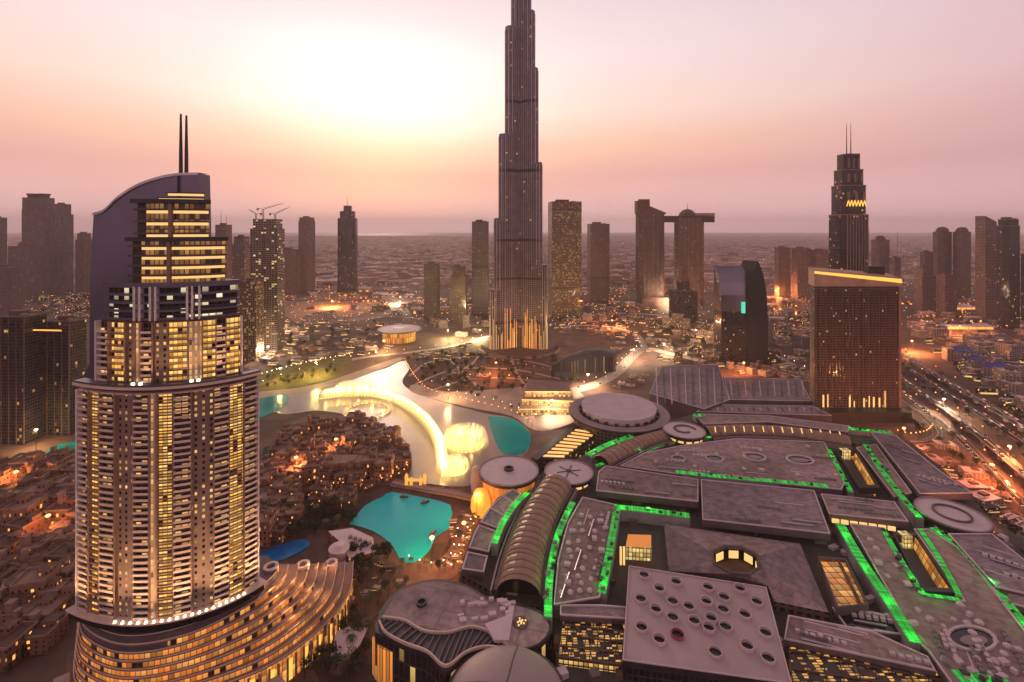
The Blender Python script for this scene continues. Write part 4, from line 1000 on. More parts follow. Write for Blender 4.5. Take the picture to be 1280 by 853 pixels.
gutter([(745, 582), (790, 570), (845, 552), (900, 546), (985, 545), (1062, 555)], 4, seed=16, z=22, clutter=False)
gutter([(868, 520), (880, 519)], 8, seed=17, z=27)
gutter([(1058, 536), (1080, 538), (1115, 541)], 7, seed=18, z=25)
gutter([(700, 838), (760, 846), (830, 860)], 6, seed=19, z=8)
gutter([(1195, 845), (1230, 850), (1270, 860)], 7, seed=20, z=29)
# amber skylights
f_sky = facade('amber skylight glazing', (.10, .05, .03), (.1, .05, .02), 3.4, 3.4, .9, .9, 1.0, ((1, .36, .04), (1, .56, .14)), .95)
f_skyy = facade('yellow skylight glazing', (.2, .12, .05), (.1, .06, .03), 2.4, 3.0, .8, .85, 1.0, ((1, .62, .14), (1, .80, .34)), .95)
def skylight(px, z, h, wm, topm, frame=True):
    P = PP(px, z); b = MB(); b.prism(P, z - h, z, 0, 1); o = b.build('skylight', [wm, topm], mall)
    return o
sk_top = mat('amber lit roof glass', (.35, .13, .04), .3, emit=(1, .30, .04), es=.55, var=.2)
skylight([(782, 683), (785, 668), (814, 669), (814, 685)], ZR + 6, 9, f_skyy, sk_top)
for px in ((776, 706), (780, 706)):
    x, y = gp(*px, ZR - 6); b = MB(); b.box(x, y, ZR - 6, ZR + 6, 1.2, 1.2); b.build('lit_mullion', M['cove'], mall)
def atrium(px, z, gm, rim=True, em=None):
    """sunk glowing court: floor, walls inside, bright glass ridge"""
    P = PP(px, z); c = (sum(p[0] for p in P) / len(P), sum(p[1] for p in P) / len(P))
    I2 = [(c[0] + (x - c[0]) * .90, c[1] + (y - c[1]) * .94) for x, y in P]
    b = MB(); b.ring(P, I2, z - 6, z + 1.0); o = b.build('atrium_rim', M['mauve_d'], mall)
    b = MB(); b.prism(I2, z - 5, z - 1.2, 0, 0); b.build('atrium_roof', gm, o)
    return o, P, I2
fA = facade('amber atrium glass roof', (.12, .04, .015), (.1, .04, .02), 5.0, 5.0, .9, .9, 1.0, ((1, .30, .03), (1, .52, .12)), .75)
o, P, I2 = atrium([(1022, 697), (1058, 700), (1086, 758), (1046, 762)], ZR + 1, fA)
b = MB(); a, c = (Vector(I2[1]) * .75 + Vector(I2[0]) * .25), (Vector(I2[2]) * .8 + Vector(I2[3]) * .2)
b.tube((a.x, a.y, ZR + .6), (c.x, c.y, ZR + .6), 1.1); b.build('ridge_beam', M['brown'], o)
for px, md in (([(1044, 563), (1070, 563), (1100, 612), (1074, 612)], fA), ([(1116, 668), (1145, 668), (1196, 744), (1152, 742)], fA)):
    P = PP(px, ZR - 1); b = MB(); b.ring(P, [(sum(p[0] for p in P) / 4 * .12 + x * .88, sum(p[1] for p in P) / 4 * .12 + y * .88) for x, y in P], ZR - 5, ZR + .5); o = b.build('atrium_rim', M['dark'], mall)
    # court floor below with lit gallery wall on the right
    b = MB(); Q = [Vector(p) for p in P]; b.prism([tuple(q) for q in Q], 20.01, 20.3); b.build('court_floor', M['dark'], o)
    q1, q2 = Q[1].lerp(Q[0], .25), Q[2].lerp(Q[3], .25)
    b = MB(); b.face([(*q2, 20.4), (*q1, 20.4), (*Q[1].lerp(Q[0], .1), ZR - 1.2), (*Q[2].lerp(Q[3], .1), ZR - 1.2)], [(0, 0), (60, 0), (60, 9), (0, 9)]); b.build('gallery_wall', fA, o)
    b = MB(); q0 = Q[0].lerp(Q[1], .2); e0 = Q[1].lerp(Q[0], .45); b.box((q0.x + e0.x) / 2, (q0.y + e0.y) / 2 - 3, 20.4, ZR + 1.5, abs(e0.x - q0.x), 6); b.build('lit_lobby', f_skyy, o)
# lit edge strips under the flat roofs
for (a, c, z, n) in (((752, 614), (850, 629), 26.5, 7), ((1040, 650), (1122, 661), 26.5, 7)):
    for k in range(n):
        f0, f1 = k / n, (k + .78) / n; p, q = Vector(gp(*a, z)), Vector(gp(*c, z)); u, v = p.lerp(q, f0), p.lerp(q, f1)
        b = MB(); b.strip([tuple(u), tuple(v)], 1.0, z - 2.0, z + 1.0); b.build('lit_window', M['cove'], mall)
q = random.Random(31); n_ = 0; done = []
pblk = PANELS[1:] + [[(820, 650), (1005, 672), (1045, 775), (775, 840), (770, 700)], [(600, 745), (640, 740), (690, 600), (715, 612), (690, 745)], [(1016, 690), (1062, 694), (1092, 764), (1040, 768)], [(1100, 660), (1150, 660), (1205, 750), (1150, 748)], [(1036, 556), (1076, 556), (1106, 618), (1066, 618)], [(1130, 615), (1250, 615), (1250, 670), (1130, 670)]]
for _ in range(4000):
    p = (q.uniform(600, 1290), q.uniform(535, 850))
    if n_ >= 95 or not inside(p, base_px) or any(inside(p, z_) for z_ in pblk) or any(abs(p[0] - d[0]) < 9 and abs(p[1] - d[1]) < 6 for d in done): continue
    done.append(p); x, y = gp(*p, 22); b = MB()
    b.box(x, y, 20.01, 20 + q.uniform(1.5, 4.5), q.uniform(2.5, 8), q.uniform(2.5, 5), q.choice((R(-12), R(78), R(20)))); b.build('plant_unit', q.choice((M['grey'], M['mauve_l'], M['brown'], M['mauve_d'])), mall); n_ += 1
# hall with hipped roof around an eight-sided skylight
hall = thing('hipped_hall', 'mauve hipped roof hall with an octagonal lit skylight in its centre', 'hall', (*gp(925, 715, 0), 0))
out = [(830, 655), (1000, 680), (1036, 766), (968, 752), (960, 733), (836, 714)]
oc = [(888, 690), (905, 683), (928, 684), (948, 695), (951, 711), (938, 720), (912, 718), (891, 706)]
zo, zi = 26.0, 32.0
PO = PP(out, zo); PIo = PP(oc, zi)
b = MB(); b.prism(PO, 10, zo, top=False); b.build('wall', f_brown, hall)
lnk = [(0, 0, 7), (0, 1, 0), (0, 2, 1), (1, 3, 2), (1, 4, 3), (2, 5, 4), (3, 6, 5), (4, 7, 6), (5, 7, 7)]
def fan(oi, ii, mname):
    b = MB(); b.face([(*PO[i], zo) for i in oi] + [(*PIo[i], zi) for i in ii]); b.build('roof_plane', mname, hall)
rp1, rp2 = roof_mat('hall roof shaded violet', (.24, .17, .18), 7, R(35), .1), roof_mat('hall roof mauve', (.36, .25, .245), 7, R(-12), .1)  # light and shade on the hip planes put into two roof tones
fan((0, 1), (3, 2, 1, 0), rp2); fan((1, 2), (4, 3), rp1); fan((2, 3, 4), (6, 5, 4), rp2); fan((4, 5), (7, 6), rp1); fan((5, 0), (0, 7), rp1)
cx, cy = gp(920, 702, zi); b = MB(); b.ring(PIo, [(cx + (x - cx) * .9, cy + (y - cy) * .9) for x, y in PIo], zi - 1, zi + 1.2); b.build('skylight_rim', M['mauve_d'], hall)
b = MB(); b.prism([(cx + (x - cx) * .9, cy + (y - cy) * .9) for x, y in PIo], zi - 9, zi - 8); b.build('court_floor', M['brown'], hall)
for k in (0, 1, 2, 3):
    p, q = Vector(PIo[k]), Vector(PIo[k + 1]); c2 = Vector((cx, cy)); u, v = p.lerp(q, .2).lerp(c2, .14), p.lerp(q, .8).lerp(c2, .14)
    b = MB(); b.strip([tuple(u), tuple(v)], .4, zi - 6.5, zi - 1.5); b.build('lit_window', M['cove'], hall)
# slab pierced by round openings
slabr = thing('pierced_roof_hall', 'flat mauve slab roof hall pierced by two dozen round openings', 'hall', (*gp(880, 780, 0), 0))
pz = 31.0
b = MB(); PSl = PP([(786, 708), (958, 735), (990, 856), (778, 826)], pz); b.prism(PSl, pz - 3, pz, 0, 1); b.build('roof', [M['dark'], mat('pierced roof plate', (.42, .295, .305), .6, vscale=.03, var=.1)], slabr)
b = MB(); c = (sum(p[0] for p in PSl) / 4, sum(p[1] for p in PSl) / 4); b.prism([(c[0] + (x - c[0]) * .95, c[1] + (y - c[1]) * .95) for x, y in PSl], 0, pz - 3.01); b.build('wall', f_glass, slabr)
b = MB(); b.ring(PSl, [(c[0] + (x - c[0]) * .985, c[1] + (y - c[1]) * .985) for x, y in PSl], pz + .01, pz + .6); b.build('roof_kerb', M['mauve_l'], slabr)
holes = [(805, 720), (845, 729), (824, 738), (801, 750), (885, 736), (925, 738), (841, 753), (861, 760), (883, 754), (905, 748), (946, 754), (820, 764), (841, 773), (868, 778), (889, 775), (904, 763), (931, 770), (886, 787), (907, 785), (802, 786), (824, 802), (847, 795), (957, 793), (934, 810), (894, 817), (960, 825)]
for k, (px, py) in enumerate(holes):
    x, y = gp(px, py, pz); n = 18; r = 3.1
    b = MB(); b.ring([(x + (r + .35) * math.cos(2 * math.pi * i / n), y + (r + .35) * math.sin(2 * math.pi * i / n)) for i in range(n)], [(x + r * math.cos(2 * math.pi * i / n), y + r * math.sin(2 * math.pi * i / n)) for i in range(n)], pz + .02, pz + 1.5 + .3 * (k % 3)); o = b.build('opening_rim', M['mauve_l'] if k != 21 else mat('red rim paint', (.35, .06, .07), .5), slabr)
    b = MB(); b.lathe([(r, pz + .03), (r, pz + .05), (0, pz + .06)], n, x, y); b.build('opening_glass', M['black'], o)

# barrel vaulted arcades
f_arc = mat('vault glazing', (.16, .09, .075), .35, emit=(1, .42, .16), es=.07, var=.3, vscale=.3)
def vault(label, px, z, hw, rise, nr, zb=0, ribm=None, glow=.07):
    t = thing('vaulted_arcade', label, 'arcade', (*gp(*px[len(px) // 2], 0), 0), 0, 'barrel vaulted mall arcades')
    path = cat([(*gp(a, b, z), 0) for a, b in px], 14); n = len(path)
    def fr(i):
        d = (path[min(i + 1, n - 1)] - path[max(i - 1, 0)]).normalized(); return Vector((-d.y, d.x, 0))
    def pt(i, k, m, ex=0): a = math.pi * k / m; nn = fr(i); return path[i] + nn * ((hw + ex) * math.cos(a)) + Vector((0, 0, z + (rise + ex) * math.sin(a)))
    b = MB()
    for i in range(n - 1):
        for k in range(10): b.face([pt(i + 1, k, 10), pt(i, k, 10), pt(i, k + 1, 10), pt(i + 1, k + 1, 10)])
    b.build('vault_glass', f_arc, t)
    for j in range(nr):
        i = int((j + .5) / nr * (n - 2)); w = .55; d = (path[i + 1] - path[i]).normalized() * (path[-1] - path[0]).length / nr * .22
        b = MB()
        for k in range(10):
            A = [pt(i, k, 10, .1) - d, pt(i, k, 10, .5) - d, pt(i, k, 10, .5) + d, pt(i, k, 10, .1) + d]; B = [pt(i, k + 1, 10, .1) - d, pt(i, k + 1, 10, .5) - d, pt(i, k + 1, 10, .5) + d, pt(i, k + 1, 10, .1) + d]
            for q in range(4): b.face([A[q], A[(q + 1) % 4], B[(q + 1) % 4], B[q]])
        b.build('rib', ribm or M['tan'], t)
    for i in (0, n - 1):
        b = MB(); b.face([pt(i, k, 10, -.05) for k in range(11)]); b.build('end_wall', M['black'], t)
    for sg in (-1, 1):
        b = MB(); b.strip([(p.x, p.y) for p in path], 2.2, zb, z + .8, off=sg * (hw + 1.3)); b.build('side_beam', M['mauve_d'], t)
        b = MB(); b.strip([(p.x, p.y) for p in path], 1.2, zb, z + .1, off=sg * (hw + 4.2)); b.build('side_rail', M['mauve'], t)
    return t
vault('widest ribbed barrel vault roof curving up from the black arched end', [(648, 742), (655, 703), (665, 668), (679, 635), (697, 606)], 25, 13.2, 9, 19)
vault('short ribbed vault roof between the two middle round pavilions', [(752, 578), (780, 564), (806, 552), (832, 545)], 24, 8.5, 5.5, 14)
vault('long ribbed vault roof with amber glow below the slab hotel', [(884, 541), (930, 539), (990, 542), (1062, 553)], 24, 9, 6, 24)
for k in range(14):
    px = 893 + k * 12; py = 537 + .0006 * (px - 930) ** 2 * .8; x, y = gp(px, py, 29); b = MB(); b.tube((x, y - 3, 28), (x + 1.5, y + 2, 31.4), .6); tag(b.build('arcade_lamp', M['cove'], None, loc=(x, y, 28)), 'small amber lamp on the long vault roof below the slab hotel', 'lamp', 'lamps along the long vault roof')

# round pavilions with flat disc roofs
def pavilion(label, px, py, rx, z, style, ry=None, wallm=None, hw=.82):
    x, y = gp(px, py, z); r = rx * y / F; SOLID.append((x, y, r))
    t = thing('round_pavilion', label, 'pavilion', (x, y, 0), 0, 'round disc-roofed pavilions')
    b = MB(); b.lathe([(r * hw, 0), (r * hw, z - 2.6)], 40, x, y); b.build('drum_wall', wallm or f_brown, t)
    b = MB(); b.lathe([(r * hw, z - 4.4), (r * .98, z - 2.6), (r, z - 1.6), (r, z - .3), (r * .985, z)], 48, x, y); b.build('eave', M['dark'], t)
    if style == 'big':
        b = MB(); b.lathe([(r * .985, z), (r * .80, z + .3)], 48, x, y); b.build('outer_roof_ring', M['mauve'], t)
        b = MB(); b.lathe([(r * .80, z + .3), (r * .80, z - .8), (r * .70, z - .8)], 48, x, y); b.build('dark_gutter', M['dark'], t)
        b = MB(); b.lathe([(r * .72, z - .8), (r * .72, z + 6), (r * .74, z + 6), (r * .74, z + 6.8), (0, z + 7.3)], 48, x, y); b.build('raised_disc', M['mauve_l'], t)
        for k in range(24):
            a = 2 * math.pi * k / 24; b = MB(); b.box(x + r * .76 * math.cos(a), y + r * .76 * math.sin(a), z - .5, z + 2.5, 3, 4, a); b.build('air_unit', M['dark'], t)
    else:
        b = MB(); b.lathe([(r * .985, z), (0, z + r * .03)], 48, x, y); b.build('roof_disc', M['mauve_l'], t)
        b = MB(); n = 48; b.ring([(x + r * .985 * math.cos(2 * math.pi * k / n), y + r * .985 * math.sin(2 * math.pi * k / n)) for k in range(n)], [(x + r * .95 * math.cos(2 * math.pi * k / n), y + r * .95 * math.sin(2 * math.pi * k / n)) for k in range(n)], z + .06, z + .9); b.build('roof_kerb', M['mauve'], t)
        if style == 'hub':
            b = MB(); b.lathe([(r * .16, z), (r * .16, z + 2.4), (r * .1, z + 2.4), (r * .1, z + 1.0), (0, z + 1.0)], 16, x, y); b.build('hub', M['dark'], t)
        if style == 'spokes':
            for k in range(6):
                a = math.pi * k / 3 + .2; b = MB(); b.tube((x, y, z + r * .035), (x + r * .5 * math.cos(a), y + r * .5 * math.sin(a), z + r * .02), .5); b.build('spoke', M['mauve_d'], t)
            b = MB(); b.lathe([(r * .1, z + .3), (r * .1, z + 1.8), (0, z + 1.8)], 12, x, y); b.build('hub', M['dark'], t)
        if style == 'rings':
            for (q0, q1) in ((.52, .47),):
                b = MB(); b.ring([(x + r * q0 * math.cos(2 * math.pi * k / n), y + r * q0 * math.sin(2 * math.pi * k / n)) for k in range(n)], [(x + r * q1 * math.cos(2 * math.pi * k / n), y + r * q1 * math.sin(2 * math.pi * k / n)) for k in range(n)], z + .2, z + 1.6); b.build('inner_ring', M['mauve_d'], t)
        if style == 'slot':
            b = MB(); b.box(x, y, z + .5, z + 1.7, r * .5, r * .3); b.build('roof_box', M['dark'], t)
    if style in ('spokes', 'swirl'):
        for k in range(5):
            a0 = -math.pi * (.85 - .14 * k); P = [(x + r * (hw + .02) * math.cos(a0 + q), y + r * (hw + .02) * math.sin(a0 + q)) for q in (0, .1, .2, .3)]
            b = MB(); b.strip(P, .4, z - 6.5, z - 4.6); b.build('lit_window', M['cove'], t)
    if style == 'swirl':
        b = MB(); b.strip([(x + r * .55 * math.cos(q) * (1 - q * .08), y + r * .55 * math.sin(q) * (1 - q * .08)) for q in [k * .25 for k in range(22)]], r * .10, z + .5, z + 1.5); b.build('spiral_rib', M['mauve_d'], t)
    return t, x, y, r
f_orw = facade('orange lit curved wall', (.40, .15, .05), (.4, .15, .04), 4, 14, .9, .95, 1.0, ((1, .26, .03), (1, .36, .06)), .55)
pavilion('largest round pavilion with a raised pale disc inside a dark ring', 773, 514, 62, 26, 'big', hw=.9)
pavilion('round pavilion with plain disc roof and dark hub above an orange lit wall', 636, 588, 38, 30, 'hub', wallm=f_orw, hw=.86)
pavilion('middle round pavilion with a spoked roof beside the hubbed disc pavilion', 711, 590, 31, 28, 'spokes')
pavilion('smallest round pavilion with a spiral rib at the end of the long vault', 855, 538, 26, 30, 'swirl')
pavilion('round pavilion with concentric roof rings at the right side of the mall', 1190, 643, 37, 30, 'rings', wallm=f_brown)
pavilion('distant flat round roof pavilion with amber lit base beyond the lake', 499, 411, 27, 26, 'slot', wallm=facade('amber lit drum', (.3, .14, .04), (.3, .14, .04), 5, 12, .6, .9, .8, ((1, .48, .06), (1, .62, .14)), .6), hw=.75)
# amber egg and orange wall by the hubbed pavilion
x, y = gp(601, 634, 6); b = MB(); b.lathe([(0, 0), (7, 0), (9, 6), (8.5, 13), (5.5, 20), (0, 23)], 20, x, y)
tag(b.build('lantern_pod', mat('amber lit lantern skin', (.5, .22, .05), .4, emit=(1, .44, .05), es=.85, var=.2), None, loc=(x, y, 0), smooth=True), 'amber glowing egg-shaped lantern below the hubbed disc pavilion', 'lantern')
x, y = gp(596, 606, 8); b = MB(); b.lathe([(5, 0), (6, 12), (4.5, 24), (0, 26)], 16, x, y); tag(b.build('canopy_cone', M['mauve_l'], None, loc=(x, y, 0)), 'pale cone between the lake and the hubbed disc pavilion', 'canopy')
# amber lit waterfront strip building
bx = thing('waterfront_arcade', 'long amber lit strip roof running from the largest pavilion to the lake', 'arcade', (*gp(700, 555, 0), 0))
P = PP([(676, 572), (722, 536), (748, 540), (704, 573)], 14); b = MB(); b.prism(P, 0, 14); b.build('wall', f_busy, bx); b = MB(); b.prism(P, 14.01, 14.6); b.build('roof', M['tan'], bx)
for k in range(9):
    p, q = Vector(P[0]).lerp(Vector(P[1]), k / 9 + .03), Vector(P[3]).lerp(Vector(P[2]), k / 9 + .03); b = MB(); b.strip([tuple(p), tuple(q)], 3.5, 14.61, 15.2); b.build('lit_rooflight', M['orled'] if k % 2 else M['cove'], bx)
P = PP([(664, 572), (716, 528), (722, 533), (672, 575)], 16); b = MB(); b.prism(P, 0, 16); b.build('side_gallery', M['dark'], bx)
# terraced amber lit building north of the lake
tb = thing('terraced_restaurant', 'terraced amber lit restaurant building above the stone waterfront steps', 'restaurant', (*gp(688, 500, 0), 0))
for k, (q, z0, z1) in enumerate((([(648, 512), (655, 490), (712, 490), (720, 512)], 0, 8), ([(652, 500), (657, 484), (712, 486), (718, 502)], 8.1, 15), ([(656, 490), (660, 474), (712, 478), (714, 490)], 15.1, 22))):
    P = PP(q, z1); b = MB(); b.prism(P, z0, z1, 0, 1); b.build('terrace_storey', [facade('amber lit restaurant wall', (.36, .20, .10), (.2, .1, .04), 3.2, 3.6, .7, .7, .8, YEL, .8), M['tan']], tb)
    b = MB(); b.strip([P[0], P[3]], .5, z1 - .5, z1 + .6); b.build('terrace_railing', M['cove'], tb)
# louvred mauve roofs beyond the pavilions
for lab, px, z in (('wide louvred mauve roof block behind the largest pavilion', [(812, 492), (826, 458), (898, 456), (912, 500), (880, 512)], 18), ('narrow louvred mauve roof block right of the wide one', [(912, 500), (905, 472), (1000, 474), (1014, 502)], 16),
                   ('low pale roof strip in front of the louvred blocks', [(870, 515), (890, 506), (1016, 508), (1040, 520)], 15)):
    t = thing('louvred_block', lab, 'building', (*gp(px[0][0], px[0][1], 0), 0), 0, 'louvred roofs behind the mall')
    panel(px, z, RMP, z, 'roof_deck', par=t)
    xs0, xs1 = min(p[0] for p in px) + 8, max(p[0] for p in px) - 10; ys0, ys1 = min(p[1] for p in px) + 4, max(p[1] for p in px) - 5
    k = 0
    pxx = xs0
    while pxx < xs1:
        if inside((pxx, ys0), px) or inside((pxx, (ys0 + ys1) / 2), px):
            a, c = Vector(gp(pxx, ys0 + 1, z)), Vector(gp(pxx + 2, ys1 - 1, z)); b = MB(); b.strip([tuple(a), tuple(c)], 1.2, z + .01, z + 1.6); b.build('louvre', M['mauve_d'] if k % 2 else M['mauve_l'], t); k += 1
        pxx += 9

# waisted hall with glazed crescent
gh = thing('waisted_hall', 'violin-shaped mauve roof hall with a black glazed crescent and amber wall', 'hall', (*gp(575, 775, 0), 0))
zg = 27.0
def cl(px, z, n=5): return [(p.x, p.y) for p in cat([(*gp(a, b, z), 0) for a, b in px] + [(*gp(*px[0], z), 0)], n)[:-1]]
outl = [(469, 790), (476, 762), (500, 736), (540, 724), (580, 730), (612, 747), (645, 754), (678, 765), (689, 786), (672, 808), (636, 814), (600, 812), (580, 820), (557, 840), (536, 820), (505, 808)]
P = cl(outl, zg); b = MB(); b.prism(P, 0, zg - 2.2, 0, 0); b.build('wall', facade('dark curved glazing', (.06, .045, .045), (.02, .015, .018), 3.5, 9, .85, .9, .08, YEL, .6), gh)
b = MB(); b.prism(P, zg - 2.19, zg); b.build('roof_edge', M['dark'], gh)
rt = [(478, 771), (500, 740), (540, 727), (580, 733), (610, 750), (645, 757), (676, 768), (686, 786), (670, 805), (640, 809), (616, 792), (590, 783), (560, 790), (530, 788), (505, 775)]
b = MB(); b.prism(cl(rt, zg + .8), zg + .01, zg + .8); b.build('roof', RMP if False else roof_mat('waisted roof plates', (.33, .235, .235), 14, R(15), .12), gh)
wave = [(478, 771), (505, 775), (530, 788), (560, 790), (590, 783), (616, 792), (636, 809)]
low = [(474, 776), (482, 790), (505, 803), (534, 814), (557, 832), (582, 815), (606, 808), (634, 811)]
for ln in (wave, low):
    pts = [(p.x, p.y) for p in cat([(*gp(a, c, zg + 1), 0) for a, c in ln], 6)]; b = MB(); b.strip(pts, .8, zg + .02, zg + 1.5); b.build('pale_ridge', M['rail'], gh)
for k in range(22):
    f = (k + .5) / 22; q0 = cat([(a, c, 0) for a, c in wave], 8); q1 = cat([(a, c, 0) for a, c in low], 8)
    a, c = q0[int(f * (len(q0) - 1))], q1[int(f * (len(q1) - 1))]; A, B = gp(a.x, a.y + 1, zg), gp(c.x, c.y - 1, zg)
    b = MB(); b.strip([A, B], .35, zg + .03, zg + .8); b.build('glazing_bar', M['grey'], gh)
x, y = gp(527, 757, zg); b = MB(); b.lathe([(3.0, zg + .8), (3.0, zg + 2.4), (2.2, zg + 2.4), (2.2, zg + 1.2), (0, zg + 1.2)], 16, x, y); b.build('roof_vent', M['dark'], gh)
q = random.Random(5)
for k in range(24):
    px, py = q.uniform(575, 640), q.uniform(752, 778)
    if py < 742 + (px - 580) * .2: continue
    x, y = gp(px, py, zg); b = MB(); b.box(x, y, zg + .8, zg + q.uniform(1.6, 2.6), q.uniform(2, 4.5), q.uniform(1.5, 3), .2); b.build('air_unit', M['mauve_l'], gh)
b = MB(); b.prism(PP([(606, 780), (632, 770), (637, 757), (643, 757), (636, 800), (618, 800)], zg + 2.4), zg + .81, zg + 2.4); b.build('plant_deck', M['mauve_l'], gh)
x, y = gp(651, 781, zg); b = MB(); b.lathe([(4.4, zg + .81), (4.4, zg + 1.4), (3.6, zg + 1.4)], 16, x, y); b.lathe([(3.6, zg + 1.4), (0, zg + 1.3)], 16, x, y); b.build('round_skylight', M['mauve_d'], gh)
for k in range(9):
    a = k * 2.4; rr = .5 + .3 * k; b = MB(); b.box(x + rr * math.cos(a), y + rr * math.sin(a), zg + 1.4, zg + 1.9, .8, .8, a); b.build('lit_pane', M['cove'], gh)
pts = [gp(464, 800, 10), gp(478, 822, 10), gp(500, 832, 10)]
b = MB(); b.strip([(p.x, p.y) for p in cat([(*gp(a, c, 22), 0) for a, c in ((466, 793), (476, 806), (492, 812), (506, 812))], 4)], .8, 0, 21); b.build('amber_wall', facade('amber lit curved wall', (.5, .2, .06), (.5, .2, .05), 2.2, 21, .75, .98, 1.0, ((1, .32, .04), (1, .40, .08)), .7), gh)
# shallow dome in the foreground
dm = thing('domed_hall', 'shallow mauve dome roof rising at the bottom edge beside the violin-shaped hall', 'hall', (*gp(633, 868, 28), 0))
x, y = gp(633, 874, 26); r = 74 * y / F
b = MB(); b.lathe([(r * 1.04, 0), (r * 1.04, 24), (r * 1.06, 24), (r * 1.06, 26), (r, 26)], 48, x, y); b.build('wall', M['dark'], dm)
b = MB(); b.lathe([(r * math.cos(a), 26 + 7 * math.sin(a)) for a in [math.pi / 2 * k / 10 for k in range(11)]], 48, x, y); b.build('dome', mat('dome cladding', (.30, .215, .215), .5, vscale=.05, var=.1), dm, smooth=True)
for a in (1.35, -1.2, 3.0):
    b = MB(); Q = [(x + r * math.cos(e) * math.cos(a), y + r * math.cos(e) * math.sin(a), 26.15 + 7 * math.sin(e)) for e in [math.pi / 2 * k / 10 for k in range(11)]]
    for p_, q_ in zip(Q, Q[1:]): b.tube(p_, q_, .22, n=4)
    b.build('seam', M['dark'], dm)
# lit glass bays in the foreground
f_bayr = facade('amber lit glass roof', (.06, .04, .03), (.03, .02, .015), 3.0, 1.5, .86, .7, .45, ((1, .42, .07), (1, .66, .22)), .9)
f_bay = facade('amber lit glass bay', (.10, .06, .04), (.05, .03, .02), 2.6, 2.6, .8, .7, .75, ((1, .50, .10), (1, .74, .28)), .85)
for lab, px, z in (('dark glass bay with amber lit rooms left of the pierced slab', [(704, 770), (782, 778), (776, 832), (698, 822)], 24), ('low dark glass hall with amber lit rooms right of the pierced slab', [(984, 792), (1120, 818), (1200, 845), (1230, 900), (995, 890)], 24)):
    t = thing('glass_bay', lab, 'hall', (*gp(px[0][0], px[0][1], 0), 0), 0, 'lit glass bays in the foreground')
    P = PP(px, z); b = MB(); b.prism(P, 0, z, 0, 1); b.build('wall', [f_bay, f_bayr], t)
    A, B, C_, D = (Vector(p) for p in P[:4]) if len(P) == 4 else (Vector(P[0]), Vector(P[2]), Vector(P[3]), Vector(P[4]))
    for k in range(11):
        u = k / 10; b = MB(); b.strip([tuple(A.lerp(B, u)), tuple(D.lerp(C_, u))], .5, z + .01, z + .8); b.build('glazing_bar', M['dark'], t)
    for k in range(5):
        u = k / 4; b = MB(); b.strip([tuple(A.lerp(D, u)), tuple(B.lerp(C_, u))], .7, z + .02, z + .7); b.build('roof_beam', M['brown'], t)

# ------------------------------------------------------------------ fountain in the lake
fo = thing('fountain', 'long lit water fountain of arcs and rings of jets in the lake', 'fountain', (*gp(540, 540, 0), 0))
def jet_mat():
    m = bpy.data.materials.new('lit spray'); m.use_nodes = True; t = m.node_tree; t.nodes.clear()
    o = N(t, 'ShaderNodeOutputMaterial'); a = N(t, 'ShaderNodeBsdfTranslucent'); d = N(t, 'ShaderNodeBsdfDiffuse'); tr = N(t, 'ShaderNodeBsdfTransparent')
    a.inputs[0].default_value = d.inputs[0].default_value = (.95, .92, .85, 1)
    x = N(t, 'ShaderNodeMixShader'); t.links.new(a.outputs[0], x.inputs[1]); t.links.new(d.outputs[0], x.inputs[2])
    y = N(t, 'ShaderNodeMixShader'); y.inputs[0].default_value = .55; t.links.new(x.outputs[0], y.inputs[2]); t.links.new(tr.outputs[0], y.inputs[1]); t.links.new(y.outputs[0], o.inputs[0])
    return m
JM = jet_mat()
def jets(pts, h, name='jet_row', lamp=True, seed=1, spread=2.0):
    q = random.Random(seed); b = MB(); l = MB(); li = []
    for i, (x, y) in enumerate(pts):
        for _ in range(3):
            hh = h * q.uniform(.55, 1.1); xx, yy = x + q.uniform(-spread, spread), y + q.uniform(-spread, spread)
            b.tube((xx, yy, .3), (xx + q.uniform(-.6, .6), yy + q.uniform(-.6, .6), hh), .55, .12, 5)
            b.lathe([(0, hh * .6), (.9, hh * .75), (.7, hh), (0, hh * 1.12)], 6, xx, yy)
        l.lathe([(.9, .5), (.9, 1.0), (0, 1.1)], 8, x, y)
    o = b.build(name, JM, fo, weld=False); l.build('underwater_lamp', M['fount'], o, weld=False)
def lampline(pts, w, power, h=6):
    for (x, y) in pts:
        L = bpy.data.lights.new('fountain_lamp', 'POINT'); L.energy = power * .8; L.color = (1, .64, .16); L.shadow_soft_size = 2.0
        o = bpy.data.objects.new('fountain_lamp', L); COL.objects.link(o); o.parent = fo; o.location = (x - fo.location.x, y - fo.location.y, h)
def circ(px, py, rx, n): x, y = gp(px, py, 0); r = rx * y / F; return [(x + r * math.cos(2 * math.pi * k / n), y + r * math.sin(2 * math.pi * k / n)) for k in range(n)]
main = [(p.x, p.y) for p in cat([(*gp(a, c), 0) for a, c in ((400, 499), (430, 496), (470, 497), (505, 509), (530, 528), (546, 550), (552, 572), (553, 596))], 9)]
jets(main, 10, seed=1, spread=2.0)
jets(circ(459, 514, 27, 30), 4, 'jet_ring', seed=2, spread=.8)
jets(circ(582, 556, 22, 30), 15, 'jet_ring', seed=3, spread=1.5)
jets(circ(568, 588, 15, 26), 9, 'jet_ring', seed=4, spread=1)
jets([gp(420 + k * 4, 495) for k in range(14)], 15, 'jet_row', seed=6, spread=3)
lampline(main[3::2], 0, 30000, 10); lampline(circ(459, 514, 20, 4), 0, 9000, 5); lampline(circ(582, 556, 16, 6), 0, 26000, 8); lampline(circ(568, 588, 10, 5), 0, 15000, 6); lampline([gp(425 + k * 12, 494) for k in range(5)], 0, 26000, 9)

